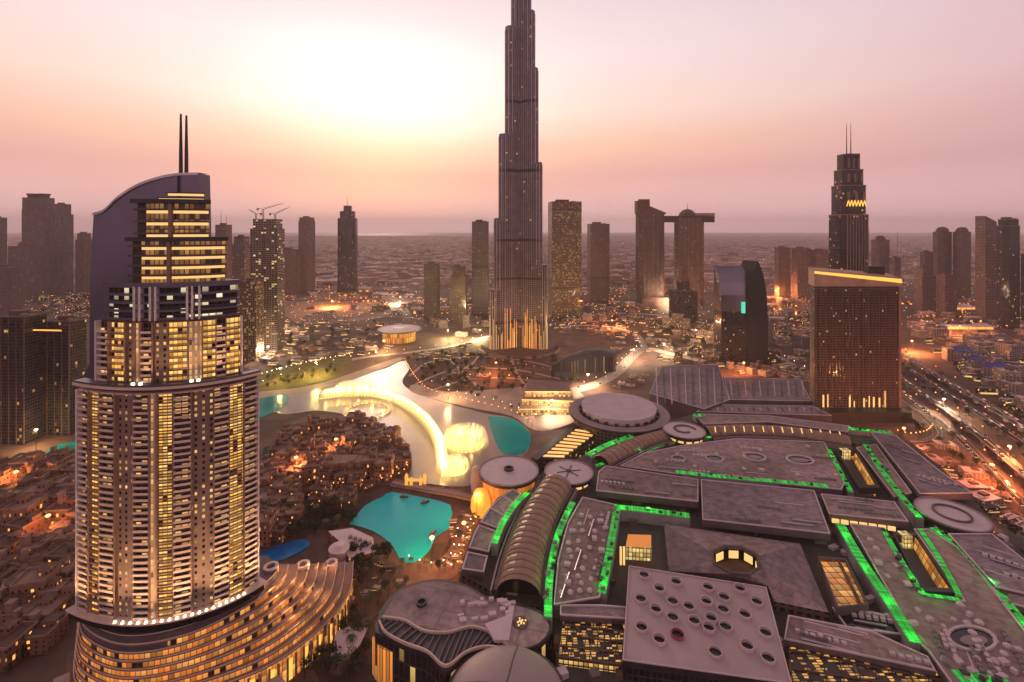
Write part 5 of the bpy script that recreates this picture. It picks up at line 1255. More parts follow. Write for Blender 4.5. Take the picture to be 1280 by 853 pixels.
def mist(pts, rad, h, dens, closed=False):
    m = bpy.data.materials.new('lit mist'); m.use_nodes = True; t = m.node_tree; t.nodes.clear()
    o = N(t, 'ShaderNodeOutputMaterial'); v = N(t, 'ShaderNodeVolumePrincipled'); v.inputs['Color'].default_value = (.98, .95, .85, 1); v.inputs['Density'].default_value = dens
    t.links.new(v.outputs[0], o.inputs['Volume'])
    b = MB(); P = [Vector((*p, 0)) for p in pts]; n = len(P); A = []
    for i, p in enumerate(P):
        d = (P[(i + 1) % n] - P[i - 1]) if closed else (P[min(i + 1, n - 1)] - P[max(i - 1, 0)]); nn = Vector((-d.y, d.x, 0)).normalized()
        f = 1 if closed else min(1, .35 + min(i, n - 1 - i) * .25)
        A.append([p + nn * (rad * f * c) + Vector((0, 0, .6 + h * f * z)) for c, z in ((-1, 0), (-.8, .55), (-.3, 1), (.3, 1), (.8, .55), (1, 0))])
    for i in range(n if closed else n - 1):
        X, Y_ = A[i], A[(i + 1) % n]
        for k in range(6): b.face([X[k], Y_[k], Y_[(k + 1) % 6], X[(k + 1) % 6]])
    if not closed: b.face(A[0]); b.face(A[-1][::-1])
    b.build('mist', m, fo)
mist(main, 7, 13, .10); mist(circ(582, 556, 22, 24), 7, 17, .06, True); mist(circ(568, 588, 15, 20), 4, 11, .06, True); mist(circ(459, 514, 27, 24), 4, 5, .06, True)
mist([gp(412 + k * 6, 493) for k in range(12)], 14, 20, .025)
# footbridge with a lit gate
fb = thing('footbridge', 'low stone footbridge with an amber lit gate between lake and pond', 'bridge', (*gp(540, 612, 0), 0))
pts = [(p.x, p.y) for p in cat([(*gp(a, c, 3), 0) for a, c in ((490, 603), (530, 610), (570, 617), (592, 622))], 6)]
b = MB(); b.strip(pts, 8, 1.2, 3); b.build('deck', M['stone'], fb)
for sg in (-1, 1): b = MB(); b.strip(pts, .5, 3.001, 4.1, off=sg * 3.7); b.build('parapet', M['tan'], fb)
for k in range(2, len(pts) - 1, 3): b = MB(); b.box(*pts[k], -1, 1.19, 2.2, 7, .3); b.build('pier', M['brown'], fb)
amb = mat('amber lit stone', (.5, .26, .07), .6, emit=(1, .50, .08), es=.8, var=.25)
for px in (508, 514, 526, 531):
    x, y = gp(px, 606, 3); b = MB(); b.box(x, y, 3.01, 12 if px in (508, 531) else 9, 2.6, 2.6); b.lathe([(1.6, 12 if px in (508, 531) else 9), (0, 14.5 if px in (508, 531) else 11)], 4, x, y); b.build('gate_tower', amb, fb)
x0, y0 = gp(508, 606, 3); x1, y1 = gp(531, 606, 3); b = MB(); b.box((x0 + x1) / 2, y0, 6.5, 8.4, x1 - x0 - 2.7, 1.6); b.build('gate_beam', amb, fb)

# ------------------------------------------------------------------ old town houses (each one copied with its parts)
f_old = facade('old town render', (.19, .084, .052), (.03, .018, .015), 3.4, 3.4, .32, .42, .09, ((1, .40, .08), (1, .60, .22)), 1.0, wr=.85)
f_old2 = facade('old town pale render', (.28, .135, .085), (.03, .018, .015), 3.0, 3.2, .34, .46, .12, ((1, .40, .08), (1, .60, .22)), 1.0, wr=.85)
wl = emis('amber window glass', (1, .46, .12), 1.3)
def house(kind):
    def mk():
        q = random.Random(kind); t = thing('old_town_house', 'x', 'house')
        w, d, h = q.uniform(13, 17), q.uniform(11, 15), q.uniform(9, 15); m = (f_old, f_old2)[kind % 2]
        b = MB(); b.box(0, 0, 0, h, w, d, 0, 0, 1); b.build('wall', [m, M['tan'] if kind % 2 else M['brown']], t, world=False)
        b = MB(); o = [(-w / 2 - .15, -d / 2 - .15), (w / 2 + .15, -d / 2 - .15), (w / 2 + .15, d / 2 + .15), (-w / 2 - .15, d / 2 + .15)]
        b.ring(o, [(x * .93, y * .93) for x, y in o], h + .002, h + 1.1); b.build('parapet', M['tan'], t, world=False)
        b = MB(); b.box(w * .22, d * .2, h + .003, h + 3.2, w * .4, d * .42, 0, 0, 1); r = b.build('roof_room', [m, M['brown']], t, world=False)
        if kind % 3 == 0:
            b = MB(); b.box(-w * .3, d * .25, h + .003, h + 6.5, 3.2, 3.2); b.box(-w * .3, d * .25, h + 6.51, h + 7.0, 3.8, 3.8); b.build('wind_tower', M['tan'], t, world=False)
        if kind % 3 == 1:
            b = MB(); b.box(-w * .42, -d * .1, 0, h * .6, w * .5, d * .8 + 4, 0, 0, 1); b.build('side_wing', [m, M['brown']], t, world=False)
        b = MB(); b.box(0, -d / 2 - .06, 0, 2.8, 1.8, .2); b.build('door', M['dark'], t, world=False)
        for k in range(2):
            b = MB(); b.box(q.uniform(-.35, .35) * w, -d / 2 - .05, h * (.3 + .4 * k), h * (.3 + .4 * k) + 1.9, 1.3, .16); b.build('window', wl, t, world=False)
        return t
    return mk
HP = [Proto(house(k)) for k in range(6)]
words_h = ['dark brown house with a flat parapet roof', 'pale brown house with a lower side wing', 'flat-roofed brown house with an off-centre roof room', 'pale house with a square wind tower', 'brown house with a side wing and roof room', 'pale flat-roofed house with a roof room']
WORDK = {0: 'brown flat-roofed house with a square wind tower', 1: 'pale brown flat-roofed house with a lower side wing', 2: 'brown flat-roofed house with one roof room', 3: 'pale flat-roofed house with a square wind tower', 4: 'brown flat-roofed house with a lower side wing', 5: 'pale flat-roofed house with one roof room'}
taken = []
ROADS = [(p, w) for pts, w in HWY + blv + far_rd for p in pts[::2]] + [(((a[0] + b_[0]) / 2, (a[1] + b_[1]) / 2), w) for pts, w in HWY + blv for a, b_ in zip(pts, pts[1:])]
def scatter(poly, n, mind, seed, z=0):
    q = random.Random(seed); xs = [p[0] for p in poly]; ys = [p[1] for p in poly]; out = []
    for _ in range(n * 60):
        if len(out) >= n: break
        p = (q.uniform(min(xs), max(xs)), q.uniform(min(ys), max(ys)))
        if not inside(p, poly): continue
        w = gp(*p, z)
        if any((w[0] - a) ** 2 + (w[1] - b) ** 2 < mind ** 2 for a, b, m in taken): continue
        if any((w[0] - p_[0]) ** 2 + (w[1] - p_[1]) ** 2 < (wd / 2 + mind * .4) ** 2 for p_, wd in ROADS): continue
        if any((w[0] - a) ** 2 + (w[1] - b) ** 2 < (r_ + mind * .4) ** 2 for a, b, r_ in SOLID): continue
        taken.append((*w, None)); out.append((*w, q))
    return out
isl = [(352, 592), (345, 572), (356, 552), (372, 541), (392, 533), (440, 532), (480, 545), (504, 566), (506, 582), (490, 596), (455, 604), (410, 610), (370, 606)]
sheet('island', PP([(330, 610), (336, 562), (352, 536), (385, 521), (445, 521), (490, 536), (512, 562), (512, 590), (500, 602), (455, 612), (400, 622)], .8), .8, M['brown'], 4)
def old_town(poly, n, mind, seed, where, grp, smin=.8, smax=1.25, rots=(.15, .15, -.12, 1.65)):
    for (x, y, q) in scatter(poly, n, mind, seed):
        k = q.randrange(6); s = q.uniform(smin, smax)
        HP[k].put((x, y, .8), q.choice(rots) + q.uniform(-.1, .1), f'{WORDK[k]} {where}', grp, (s, s, s * q.uniform(.75, 1.3)))
old_town(isl, 85, 10.5, 11, 'on the island in the lake', 'old town houses on the island', .75, 1.15)
old_town([(-6, 592), (30, 580), (100, 578), (103, 640), (104, 700), (102, 770), (60, 800), (-8, 850)], 85, 13, 12, 'left of the curved hotel', 'old town houses left of the hotel', .8, 1.3)
old_town([(322, 586), (345, 585), (366, 615), (378, 650), (348, 676), (322, 680)], 30, 9.5, 13, 'between the curved hotel and the pond', 'old town houses by the pond', .7, 1.1)
old_town([(380, 618), (440, 612), (480, 606), (450, 628), (430, 645), (400, 640)], 10, 9, 14, 'on the shore between island and pond', 'old town houses on the shore', .6, .9)
# island palace front
pal = thing('island_palace', 'long brown colonnaded palace block with lit arches on the island', 'palace', (*gp(420, 600, 0), 0))
for k, (px0, px1, py, h, dd) in enumerate(((372, 400, 604, 15, 14), (400, 440, 602, 18, 18), (440, 470, 600, 17, 16), (470, 490, 594, 15, 14))):
    Yp = F * H / (py - HZ); b = MB(); b.box(gx((px0 + px1) / 2, Yp), Yp + dd / 2, .8, h, (px1 - px0) * Yp / F, dd, 0, 0, 1); b.build('palace_wing', [f_old2, M['tan']], pal)
    for j in range(5):
        px = px0 + (j + .5) * (px1 - px0) / 5; b = MB(); b.box(gx(px, Yp), Yp - .5, .8, h * .85, 1.4, 1.0); b.build('pilaster', M['tan'], pal)
        b = MB(); b.box(gx(px + 2.6, Yp), Yp - .1, 1.5, 5.2, 1.8, .3); b.build('lit_arch', M['orled'], pal)
for k, (px, py, s) in enumerate(((440, 692, 14), (424, 684, 9), (452, 680, 11))):
    pass
# violet roofed villa and its round tower by the pond
vl = thing('pondside_villa', 'violet flat-roofed villa with a round tower beside the pond', 'villa', (*gp(440, 690, 0), 0))
P = PP([(410, 664), (440, 660), (466, 672), (470, 690), (436, 698), (428, 680)], 9); b = MB(); b.prism(P, 0, 9, 0, 1); b.build('wall', [f_old2, M['mauve_l']], vl)
x, y = gp(424, 686, 11); b = MB(); b.lathe([(7, 0), (7, 11), (7.6, 11), (7.6, 12), (5, 12.2), (0, 13)], 24, x, y); b.build('round_tower', M['mauve_l'], vl)
for k in range(5): x, y = gp(438 + k * 6, 672 + k * 2, 9); b = MB(); b.box(x, y, 9.01, 10.6, 3, 2.4, .3); b.build('air_unit', M['mauve'], vl)
P = PP([(420, 790), (440, 782), (460, 785), (448, 810), (425, 830), (412, 826)], 7); b = MB(); b.prism(P, 0, 7, 0, 1); tag(b.build('plaza_canopy', [M['brown'], M['mauve_l']], None, loc=(*gp(435, 800, 0), 0)), 'pale angular canopy on the dark plaza left of the violin-shaped hall', 'canopy')
# pond boats
for k, (px, py, lab) in enumerate(((505, 622, 'small dark wooden boat nearest the footbridge on the turquoise pond'), (531, 629, 'small dark wooden boat in the upper right of the turquoise pond'), (541, 668, 'small dark wooden boat moored at the right shore of the pond'))):
    x, y = gp(px, py, .5); t = thing('wooden_boat', lab, 'boat', (x, y, .5), .5 * k, 'boats on the pond')
    b = MB(); hull = [(-4, 0), (-2.6, -1.1), (1.8, -1.1), (4.2, 0), (1.8, 1.1), (-2.6, 1.1)]; b.prism(hull, -.2, .8, zt=[1.4, .8, .8, 1.6, .8, .8]); b.build('hull', M['bark'], t, world=False)
    b = MB(); b.box(-.6, 0, 2.2, 2.4, 3.8, 2.0); [b.tube((a, c, .7), (a, c, 2.2), .06) for a in (-2.2, 1) for c in (-.8, .8)]; b.build('canopy', M['tan'], t, world=False)

# ------------------------------------------------------------------ city blocks between and beyond the towers
f_low = [facade('low block render', (.22, .15, .13), (.03, .022, .022), 4, 3.6, .55, .5, .16, YEL, 1.1), facade('low block pale render', (.30, .22, .20), (.03, .022, .022), 4.6, 3.8, .5, .5, .12, WARM, 1.1),
         facade('low dark block glazing', (.07, .055, .055), (.02, .016, .018), 3.6, 3.6, .8, .7, .22, WARM, 1.0), facade('low rust render', (.24, .12, .08), (.03, .02, .018), 4, 3.6, .5, .5, .22, ORG, 1.1)]
def block(kind):
    def mk():
        q = random.Random(50 + kind); t = thing('apartment_block', 'x', 'apartment block')
        w, d, h = q.uniform(26, 34), q.uniform(20, 28), (14, 20, 30, 11, 42, 24)[kind]; m = f_low[kind % 4]
        b = MB(); b.box(0, 0, 0, h, w, d, 0, 0, 1); b.build('wall', [m, (M['mauve'], M['mauve_l'], M['mauve_d'], M['tan'])[kind % 4]], t, world=False)
        o = [(-w / 2 - .2, -d / 2 - .2), (w / 2 + .2, -d / 2 - .2), (w / 2 + .2, d / 2 + .2), (-w / 2 - .2, d / 2 + .2)]
        b = MB(); b.ring(o, [(x * .95, y * .95) for x, y in o], h + .003, h + 1.3); b.build('parapet', M['tan'], t, world=False)
        b = MB(); b.box(w * .1, d * .1, h + .004, h + 4, w * .3, d * .35); b.build('stair_room', M['brown'], t, world=False)
        for k in range(2): b = MB(); b.box(-w * .3 + k * w * .2, -d * .2, h + .004, h + 1.8, 3.5, 3); b.build('air_unit', M['mauve_l'], t, world=False)
        if kind in (2, 4): b = MB(); b.box(0, 0, 0, 5, w * 1.35, d * 1.3); b.build('podium', M['brown'], t, world=False)
        return t
    return mk
BP = [Proto(block(k)) for k in range(6)]
KB = {0: 'brown low block', 1: 'pale mid-height block', 2: 'dark glazed block on brown podium', 3: 'low rust-coloured block', 4: 'tall slim brown block on a podium', 5: 'pale flat-roofed mid-height block'}
def city(poly, n, mind, seed, where, grp, kinds=(0, 1, 2, 3, 5), s0=.7, s1=1.2, hs=1.0):
    for (x, y, q) in scatter(poly, n, mind, seed):
        k = q.choice(kinds); s = q.uniform(s0, s1)
        BP[k].put((x, y, 0), q.uniform(-.5, .5), f'{KB[k]} {where}', grp, (s * q.uniform(.8, 1.3), s, s * hs * q.uniform(.6, 1.3)))
city([(360, 372), (470, 370), (520, 384), (600, 384), (605, 400), (540, 404), (460, 396), (380, 404)], 20, 34, 21, 'beyond the round lit roof', 'blocks beyond the lake', s0=.5, s1=.9, hs=.7)
city([(330, 408), (470, 404), (465, 440), (330, 455)], 26, 26, 22, 'between the unfinished tower and the round lit roof', 'blocks left of the round roof', (0, 1, 3), .4, .8, .6)
city([(540, 395), (612, 400), (606, 424), (540, 430)], 8, 26, 23, 'just left of the foot of the supertall', 'blocks left of the supertall', (0, 1, 4), .5, .8)
city([(690, 384), (800, 380), (830, 398), (700, 404)], 16, 34, 24, 'behind the opera house', 'blocks behind the opera house', (0, 3, 5), .6, 1.1, .8)
city([(812, 404), (900, 414), (950, 440), (930, 452), (880, 446), (810, 430)], 22, 25, 25, 'in front of the twin towers', 'blocks in front of the twin towers', (2, 0, 1, 4), .6, 1.0, .8)
city([(895, 384), (1010, 380), (1014, 470), (960, 462), (900, 430)], 34, 26, 26, 'between the curved glass building and the slab hotel', 'dark blocks left of the slab hotel', (2, 2, 0, 5), .6, 1.0, .8)
city([(1130, 394), (1290, 392), (1290, 440), (1230, 440), (1150, 424)], 40, 30, 27, 'above the highway at the right', 'blocks above the highway', (0, 1, 3, 5), .5, 1.0, .7)
city([(1180, 440), (1290, 445), (1290, 520), (1250, 500)], 16, 26, 28, 'beside the upper edge of the highway', 'blocks beside the highway', (1, 5, 0), .6, 1.0, .9)
city([(-10, 368), (110, 372), (108, 400), (-10, 400)], 16, 36, 29, 'below the far left towers', 'blocks below the far left towers', (0, 1, 2), .7, 1.3, .9)
city([(262, 400), (300, 398), (300, 470), (262, 470)], 6, 24, 30, 'right behind the curved hotel', 'blocks behind the curved hotel', (0, 2, 4), .6, 1.0)
city([(1130, 545), (1185, 560), (1230, 600), (1290, 650), (1290, 700), (1240, 640), (1180, 600)], 14, 20, 31, 'between the mall and the highway', 'low buildings beside the mall', (0, 3, 1), .4, .7, .5)
city([(520, 440), (600, 440), (620, 470), (560, 478), (520, 465)], 9, 22, 32, 'in the garden left of the supertall', 'garden pavilions by the supertall', (0, 3), .35, .6, .4)
city([(640, 344), (1000, 342), (1000, 366), (640, 366)], 24, 90, 33, 'in the far plain right of the supertall', 'far blocks right of the supertall', (0, 1, 5), 1.0, 1.8, .8)
city([(455, 340), (615, 340), (615, 380), (455, 366)], 14, 80, 34, 'in the far plain left of the supertall', 'far blocks left of the supertall', (0, 1, 5), 1.0, 1.8, .6)
city([(700, 396), (800, 393), (800, 405), (760, 405), (700, 403)], 14, 22, 61, 'just beyond the road behind the opera house', 'blocks beyond the opera house road', (3, 3, 0, 1), .4, .7, .6)
city([(705, 411), (770, 414), (792, 430), (780, 446), (765, 440), (750, 420), (700, 416)], 16, 15, 62, 'inside the road bend beside the opera house', 'low blocks by the opera house', (0, 1, 3), .35, .55, .6)
city([(812, 430), (850, 436), (905, 446), (1010, 470), (1012, 480), (905, 462), (880, 456), (835, 450)], 34, 15, 63, 'in the arcade row right of the bright curved road', 'arcade row blocks', (1, 5, 2, 0), .35, .6, .9)
city([(785, 455), (806, 444), (815, 455), (806, 486), (770, 486)], 8, 13, 64, 'between the bright curved road and the louvred roofs', 'low blocks by the louvred roofs', (0, 1), .3, .45, .5)
city([(612, 398), (690, 398), (690, 414), (612, 410)], 12, 20, 65, 'behind the foot of the supertall', 'blocks behind the supertall', (1, 3, 0), .4, .7, .7)
def wareh(kind):
    def mk():
        q = random.Random(70 + kind); t = thing('warehouse', 'x', 'warehouse'); w, d, h = 34, 20, 8 + 2 * kind
        b = MB(); b.box(0, 0, 0, h, w, d, 0, 0, 1); b.build('wall', [f_low[(3, 1)[kind]], M['tan']], t, world=False)
        b = MB(); a, c = w / 2 + .4, d / 2 + .4
        for P in ([(-a, -c, h + .01), (a, -c, h + .01), (a, 0, h + 3.5), (-a, 0, h + 3.5)], [(a, c, h + .01), (-a, c, h + .01), (-a, 0, h + 3.5), (a, 0, h + 3.5)], [(a, -c, h + .01), (a, c, h + .01), (a, 0, h + 3.5)], [(-a, c, h + .01), (-a, -c, h + .01), (-a, 0, h + 3.5)]): b.face(P)
        b.build('pitched_roof', (M['brown'], M['mauve_l'])[kind], t, world=False)
        for k in range(3): b = MB(); b.box(-w * .3 + k * w * .3, -d / 2 - .1, .2, 4.5, 4.5, .25); b.build('lit_doorway', M['orled'] if k != 1 else M['dark'], t, world=False)
        return t
    return mk
def shop(kind):
    def mk():
        t = thing('shop_row', 'x', 'shop row'); w, d, h = 30, 13, 9 + 3 * kind
        b = MB(); b.box(0, 0, 0, h, w, d, 0, 0, 1); b.build('wall', [f_low[kind * 2], (M['mauve_l'], M['mauve_d'])[kind]], t, world=False)
        b = MB(); b.box(0, -d / 2 - 1.3, 4.2, 4.6, w, 2.6); b.build('awning', M['tan'], t, world=False)
        b = MB(); b.box(0, -d / 2 - .08, .3, 3.9, w * .92, .14); b.build('lit_shopfront', M['cove'], t, world=False)
        for k in range(3): b = MB(); b.box(-w * .3 + k * w * .28, 1, h + .003, h + 1.8, 4, 3); b.build('air_unit', M['grey'], t, world=False)
        return t
    return mk
WP = [Proto(wareh(0)), Proto(wareh(1))]; SP = [Proto(shop(0)), Proto(shop(1))]
def fill(poly, n, mind, seed, where, grp, P, words, s0, s1):
    for (x, y, q) in scatter(poly, n, mind, seed):
        k = q.randrange(2); s = q.uniform(s0, s1); P[k].put((x, y, 0), q.uniform(-.5, .5), f'{words[k]} {where}', grp, (s * q.uniform(.7, 1.3), s, s * q.uniform(.7, 1.2)))
WW = ('brown pitched-roof warehouse with amber doorways', 'taller pale pitched-roof warehouse with amber doorways'); WS = ('pale shop row with a lit front', 'dark shop row with a lit front')
fill([(350, 360), (480, 358), (530, 372), (600, 372), (600, 392), (520, 392), (440, 378), (350, 376)], 60, 26, 81, 'in the plain left of the supertall', 'warehouses left of the supertall', WP, WW, .6, 1.2)
fill([(640, 362), (960, 360), (960, 382), (700, 384)], 45, 32, 82, 'in the plain behind the twin towers', 'warehouses behind the twin towers', WP, WW, .7, 1.3)
fill([(960, 372), (1016, 380), (1016, 420), (960, 400)], 14, 24, 83, 'beside the orange lit avenue', 'warehouses on the avenue', WP, WW, .5, .9)
fill([(1126, 380), (1290, 380), (1290, 410), (1140, 410)], 30, 26, 84, 'below the domed twin towers', 'warehouses below the domed towers', WP, WW, .6, 1.1)
fill([(320, 400), (500, 398), (520, 430), (440, 446), (320, 462)], 60, 17, 85, 'left of the round lit roof', 'shops left of the round roof', SP, WS, .4, .7)
fill([(640, 384), (800, 382), (900, 412), (960, 436), (1010, 466), (1010, 480), (905, 464), (830, 452), (790, 428), (740, 414), (640, 410)], 90, 13, 86, 'between the twin towers and the mall', 'shops behind the mall', SP, WS, .35, .6)
fill([(1150, 424), (1290, 420), (1290, 530), (1230, 490)], 50, 19, 87, 'above the highway', 'shops above the highway', SP, WS, .5, .8)
fill([(520, 436), (600, 430), (612, 440), (560, 450), (510, 460)], 14, 12, 88, 'at the upper edge of the round garden', 'shops by the round garden', SP, WS, .3, .5)
fill([(1126, 556), (1290, 640), (1290, 740), (1240, 650), (1180, 590)], 34, 11, 89, 'between the mall and the highway', 'shops beside the mall', SP, WS, .3, .5)
fill([(565, 636), (598, 648), (578, 716), (532, 714), (562, 690)], 20, 5.5, 90, 'on the walk around the pond', 'kiosks around the pond', SP, WS, .14, .22)
fill([(436, 700), (470, 694), (500, 708), (500, 730), (450, 760), (420, 770)], 14, 7, 91, 'on the dark plaza below the pond', 'kiosks on the plaza', SP, WS, .15, .25)
# blue roofed sheds
for k, (px, py, w) in enumerate(((1202, 437, 40), (1242, 456, 44), (1218, 447, 24))):
    x, y = gp(px, py, 22); t = thing('tensile_roof_shed', ('blue roofed shed farthest up the highway edge', 'blue roofed shed above the pale mid-height blocks at the right', 'small blue roofed shed between the two larger ones')[k], 'shed', (x, y, 0), .3, 'blue roofed sheds')
    b = MB(); b.box(0, 0, 0, 20, w * .8, 14); b.build('wall', f_low[1], t, world=False)
    b = MB(); n = 4
    for i in range(n):
        x0_ = -w / 2 + w * i / n; x1_ = x0_ + w / n; xm = (x0_ + x1_) / 2
        for a, c in (((x0_, -9), (x1_, -9)), ((x1_, -9), (x1_, 9)), ((x1_, 9), (x0_, 9)), ((x0_, 9), (x0_, -9))): b.face([(*a, 20.02), (*c, 20.02), (xm, 0, 27)])
    b.build('tensile_roof', M['blue'], t, world=False)
# orange lit road canopies at the right
for k, (px0, px1, py, lab) in enumerate(((1180, 1240, 408, 'long orange lit canopy roof below the domed twin towers'), (1182, 1218, 384, 'orange lit floor band building in front of the domed twin towers'), (1268, 1300, 386, 'orange lit canopy at the right edge'))):
    Yp = F * (H - 14) / (py - HZ); w = (px1 - px0) * Yp / F; t = thing('lit_canopy', lab, 'canopy', (gx((px0 + px1) / 2, Yp), Yp, 0), 0, 'orange lit canopies')
    b = MB(); b.box(0, 0, 14, 16, w, 26); b.build('roof', M['mauve_l'], t, world=False)
    b = MB(); b.box(0, -6, 8, 13.9, w * .94, .8); b.build('light_panel', M['orled'], t, world=False)
    for i in range(6): b = MB(); b.box(-w * .45 + i * w * .18, -12, 0, 13.95, 1, 1); b.build('column', M['grey'], t, world=False)

# the far suburb beyond counting
q = random.Random(77); b = MB()
for _ in range(5200):
    py = 296 + 62 * q.random() ** 1.5; px = q.uniform(-60, 1340); Y = F * H / (py - HZ)
    if Y < 2100: continue
    x = gx(px, Y); s = q.uniform(16, 60) * (1 + Y / 9000); h = q.choice((6, 8, 10, 12, 18, 26)) * q.uniform(.7, 1.3)
    b.box(x, Y, 0, h, s, s * q.uniform(.5, 1.2), q.uniform(-.6, .6), q.randrange(3))
tag(b.build('distant_suburb', [mat('suburb render', (.26, .15, .115), .85, vscale=.004), mat('pale suburb render', (.38, .24, .19), .85, vscale=.004), mat('suburb roofs', (.46, .32, .28), .8, vscale=.004)], weld=False), 'distant low suburb fading into haze below the horizon', 'suburb', kind='stuff')
b = MB(); q = random.Random(78)
for _ in range(3600):
    py = 304 + 110 * q.random() ** 1.3; px = q.uniform(-40, 1320); Y = F * H / (py - HZ); x = gx(px, Y)
    r = .30 + Y / 5200; z = 9
    b.tube((x, Y, 0), (x, Y, z), .15, n=3); b.lathe([(0, z), (r, z + r), (0, z + 2 * r)], 5, x, Y, m=1 + (q.random() < .45))
tag(b.build('distant_street_lights', [M['dark'], M['lampw'], M['lampo']], weld=False), 'specks of warm street lights across the far city', 'lights', kind='stuff')

# ------------------------------------------------------------------ trees
def tree_mesh(seed, h, r, m, name='tree', label='x'):
    def mk():
        q = random.Random(seed); t = thing(name, label, 'tree')
        b = MB(); b.tube((0, 0, 0), (0, 0, h * .5), r * .09, r * .06)
        for k in range(4): a = k * 1.6 + q.random(); b.tube((0, 0, h * .4), (r * .55 * math.cos(a), r * .55 * math.sin(a), h * .72), r * .05, r * .02, 5)
        b.build('trunk', M['bark'], t, world=False)
        b = MB(); lobes = [(q.uniform(-.45, .45) * r, q.uniform(-.45, .45) * r, h * q.uniform(.5, .85), r * q.uniform(.4, .62)) for _ in range(6)]
        for _ in range(380):
            lx, ly, lz, lr = q.choice(lobes); d = Vector((q.gauss(0, 1), q.gauss(0, 1), q.gauss(0, .8))).normalized() * lr * q.uniform(.6, 1.05); c = Vector((lx, ly, lz)) + d
            u = Vector((q.gauss(0, 1), q.gauss(0, 1), q.gauss(0, 1))).normalized(); v = u.orthogonal().normalized(); s = r * q.uniform(.06, .13)
            b.face([c - u * s - v * s * .5, c + u * s * .3 - v * s, c + u * s + v * s * .4, c - u * s * .2 + v * s])
        b.build('crown', m, t, world=False, weld=False); return t
    return mk
def palm_mesh():
    q = random.Random(3); t = thing('palm_tree', 'x', 'palm tree')
    b = MB(); b.tube((0, 0, 0), (.2, 0, 4), .32, .24); b.tube((.2, 0, 4), (.3, .1, 8.4), .24, .2); b.build('trunk', M['bark'], t, world=False)
    b = MB()
    for k in range(14):
        a = k * .449 + q.uniform(-.1, .1); L = q.uniform(3, 3.8); pts = [Vector((.3 + math.cos(a) * L * f, .1 + math.sin(a) * L * f, 8.4 + 1.3 * math.sin(f * 2.6) - 2.0 * f * f)) for f in (0, .3, .6, 1)]
        for i, (p, r_) in enumerate(zip(pts, pts[1:])):
            w0, w1 = (.25, .5, .4, .08)[i], (.25, .5, .4, .08)[i + 1]; n_ = Vector((-math.sin(a), math.cos(a), 0))
            b.face([p - n_ * w0, r_ - n_ * w1, r_ + n_ * w1, p + n_ * w0])
    b.build('crown', M['leaf2'], t, world=False); return t
TP = [Proto(tree_mesh(1, 9, 4.5, M['leaf'])), Proto(tree_mesh(2, 7, 4.2, M['leaf2'])), Proto(tree_mesh(3, 11, 5, M['leaf']))]
PPm = Proto(palm_mesh)
TREES = []
KT = ['round dark green tree', 'low dry green tree', 'tall dark green tree']
def grove(poly, n, mind, seed, where, grp, palms=.2, s0=.8, s1=1.3):
    for (x, y, q) in scatter(poly, n, mind, seed):
        s = q.uniform(s0, s1)
        if q.random() < palms: PPm.put((x, y, .3), q.uniform(0, 6), f'palm tree {where}', 'palms ' + grp, (s, s, s))
        else: TREES.append((y / s, x, y, q.uniform(0, 6), s, q.randrange(3), where, grp))
grove([(385, 640), (440, 632), (448, 650), (420, 668), (392, 672), (330, 676), (330, 650)], 46, 6.5, 41, 'in the dark garden between the blue pool and the pond', 'in the garden by the pond')
grove([(435, 700), (470, 692), (488, 690), (480, 720), (440, 740), (420, 730)], 20, 6, 42, 'in the garden below the violet villa', 'below the violet villa')
grove([(335, 800), (400, 780), (440, 740), (462, 760), (455, 850), (330, 850)], 26, 6, 43, 'on the dark plaza right of the podium', 'on the plaza')
grove([(520, 446), (600, 444), (640, 462), (650, 480), (580, 486), (530, 472)], 44, 9, 44, 'in the lakeside garden below the supertall', 'in the lakeside garden', .3, .7, 1.2)
grove([(325, 478), (420, 456), (424, 466), (370, 480), (325, 488)], 26, 8, 45, 'on the lamp lit lawn', 'on the lamp lit lawn', .2, .6, 1)
grove([(0, 590), (100, 585), (100, 700), (100, 790), (0, 850)], 40, 6, 46, 'among the old town houses left of the hotel', 'among the old town houses', .3, .6, 1.1)
grove([(345, 600), (350, 560), (380, 530), (440, 526), (498, 548), (510, 585), (460, 605)], 26, 5, 47, 'among the island houses', 'on the island', .3, .5, .9)
grove([(1120, 560), (1170, 590), (1230, 640), (1290, 690), (1290, 720), (1200, 640)], 28, 7, 48, 'beside the right edge of the mall', 'beside the mall', .3, .7, 1.1)
grove([(1110, 500), (1150, 545), (1230, 600), (1290, 660), (1290, 640), (1180, 560)], 24, 8, 49, 'on the verge of the highway', 'on the highway verge', .3, .7, 1.1)

grove([(505, 450), (560, 432), (612, 440), (690, 446), (700, 470), (660, 486), (600, 500), (530, 480)], 90, 6, 50, 'in the round garden below the supertall', 'in the round garden', .25, .7, 1.2)
grove([(640, 398), (800, 394), (812, 404), (900, 410), (960, 440), (1012, 476), (900, 456), (800, 428), (760, 416), (690, 412)], 70, 11, 52, 'along the streets in front of the twin towers', 'in front of the twin towers', .2, .7, 1.3)
grove([(330, 405), (470, 402), (460, 446), (330, 470)], 44, 10, 53, 'among the blocks left of the round lit roof', 'left of the round roof', .25, .7, 1.3)
grove([(600, 500), (640, 512), (668, 526), (700, 524), (690, 512), (640, 505)], 14, 6, 54, 'on the stone promenade', 'on the promenade', .8, .6, .9)
grove([(570, 720), (600, 650), (596, 640), (575, 640), (560, 680), (545, 712)], 18, 4.5, 55, 'on the walk between pond and mall', 'between pond and mall', .7, .5, .8)
grove([(1112, 432), (1290, 535), (1290, 645), (1180, 548), (1112, 500)], 50, 9, 56, 'between the highway carriageways', 'between the carriageways', .35, .7, 1.2)
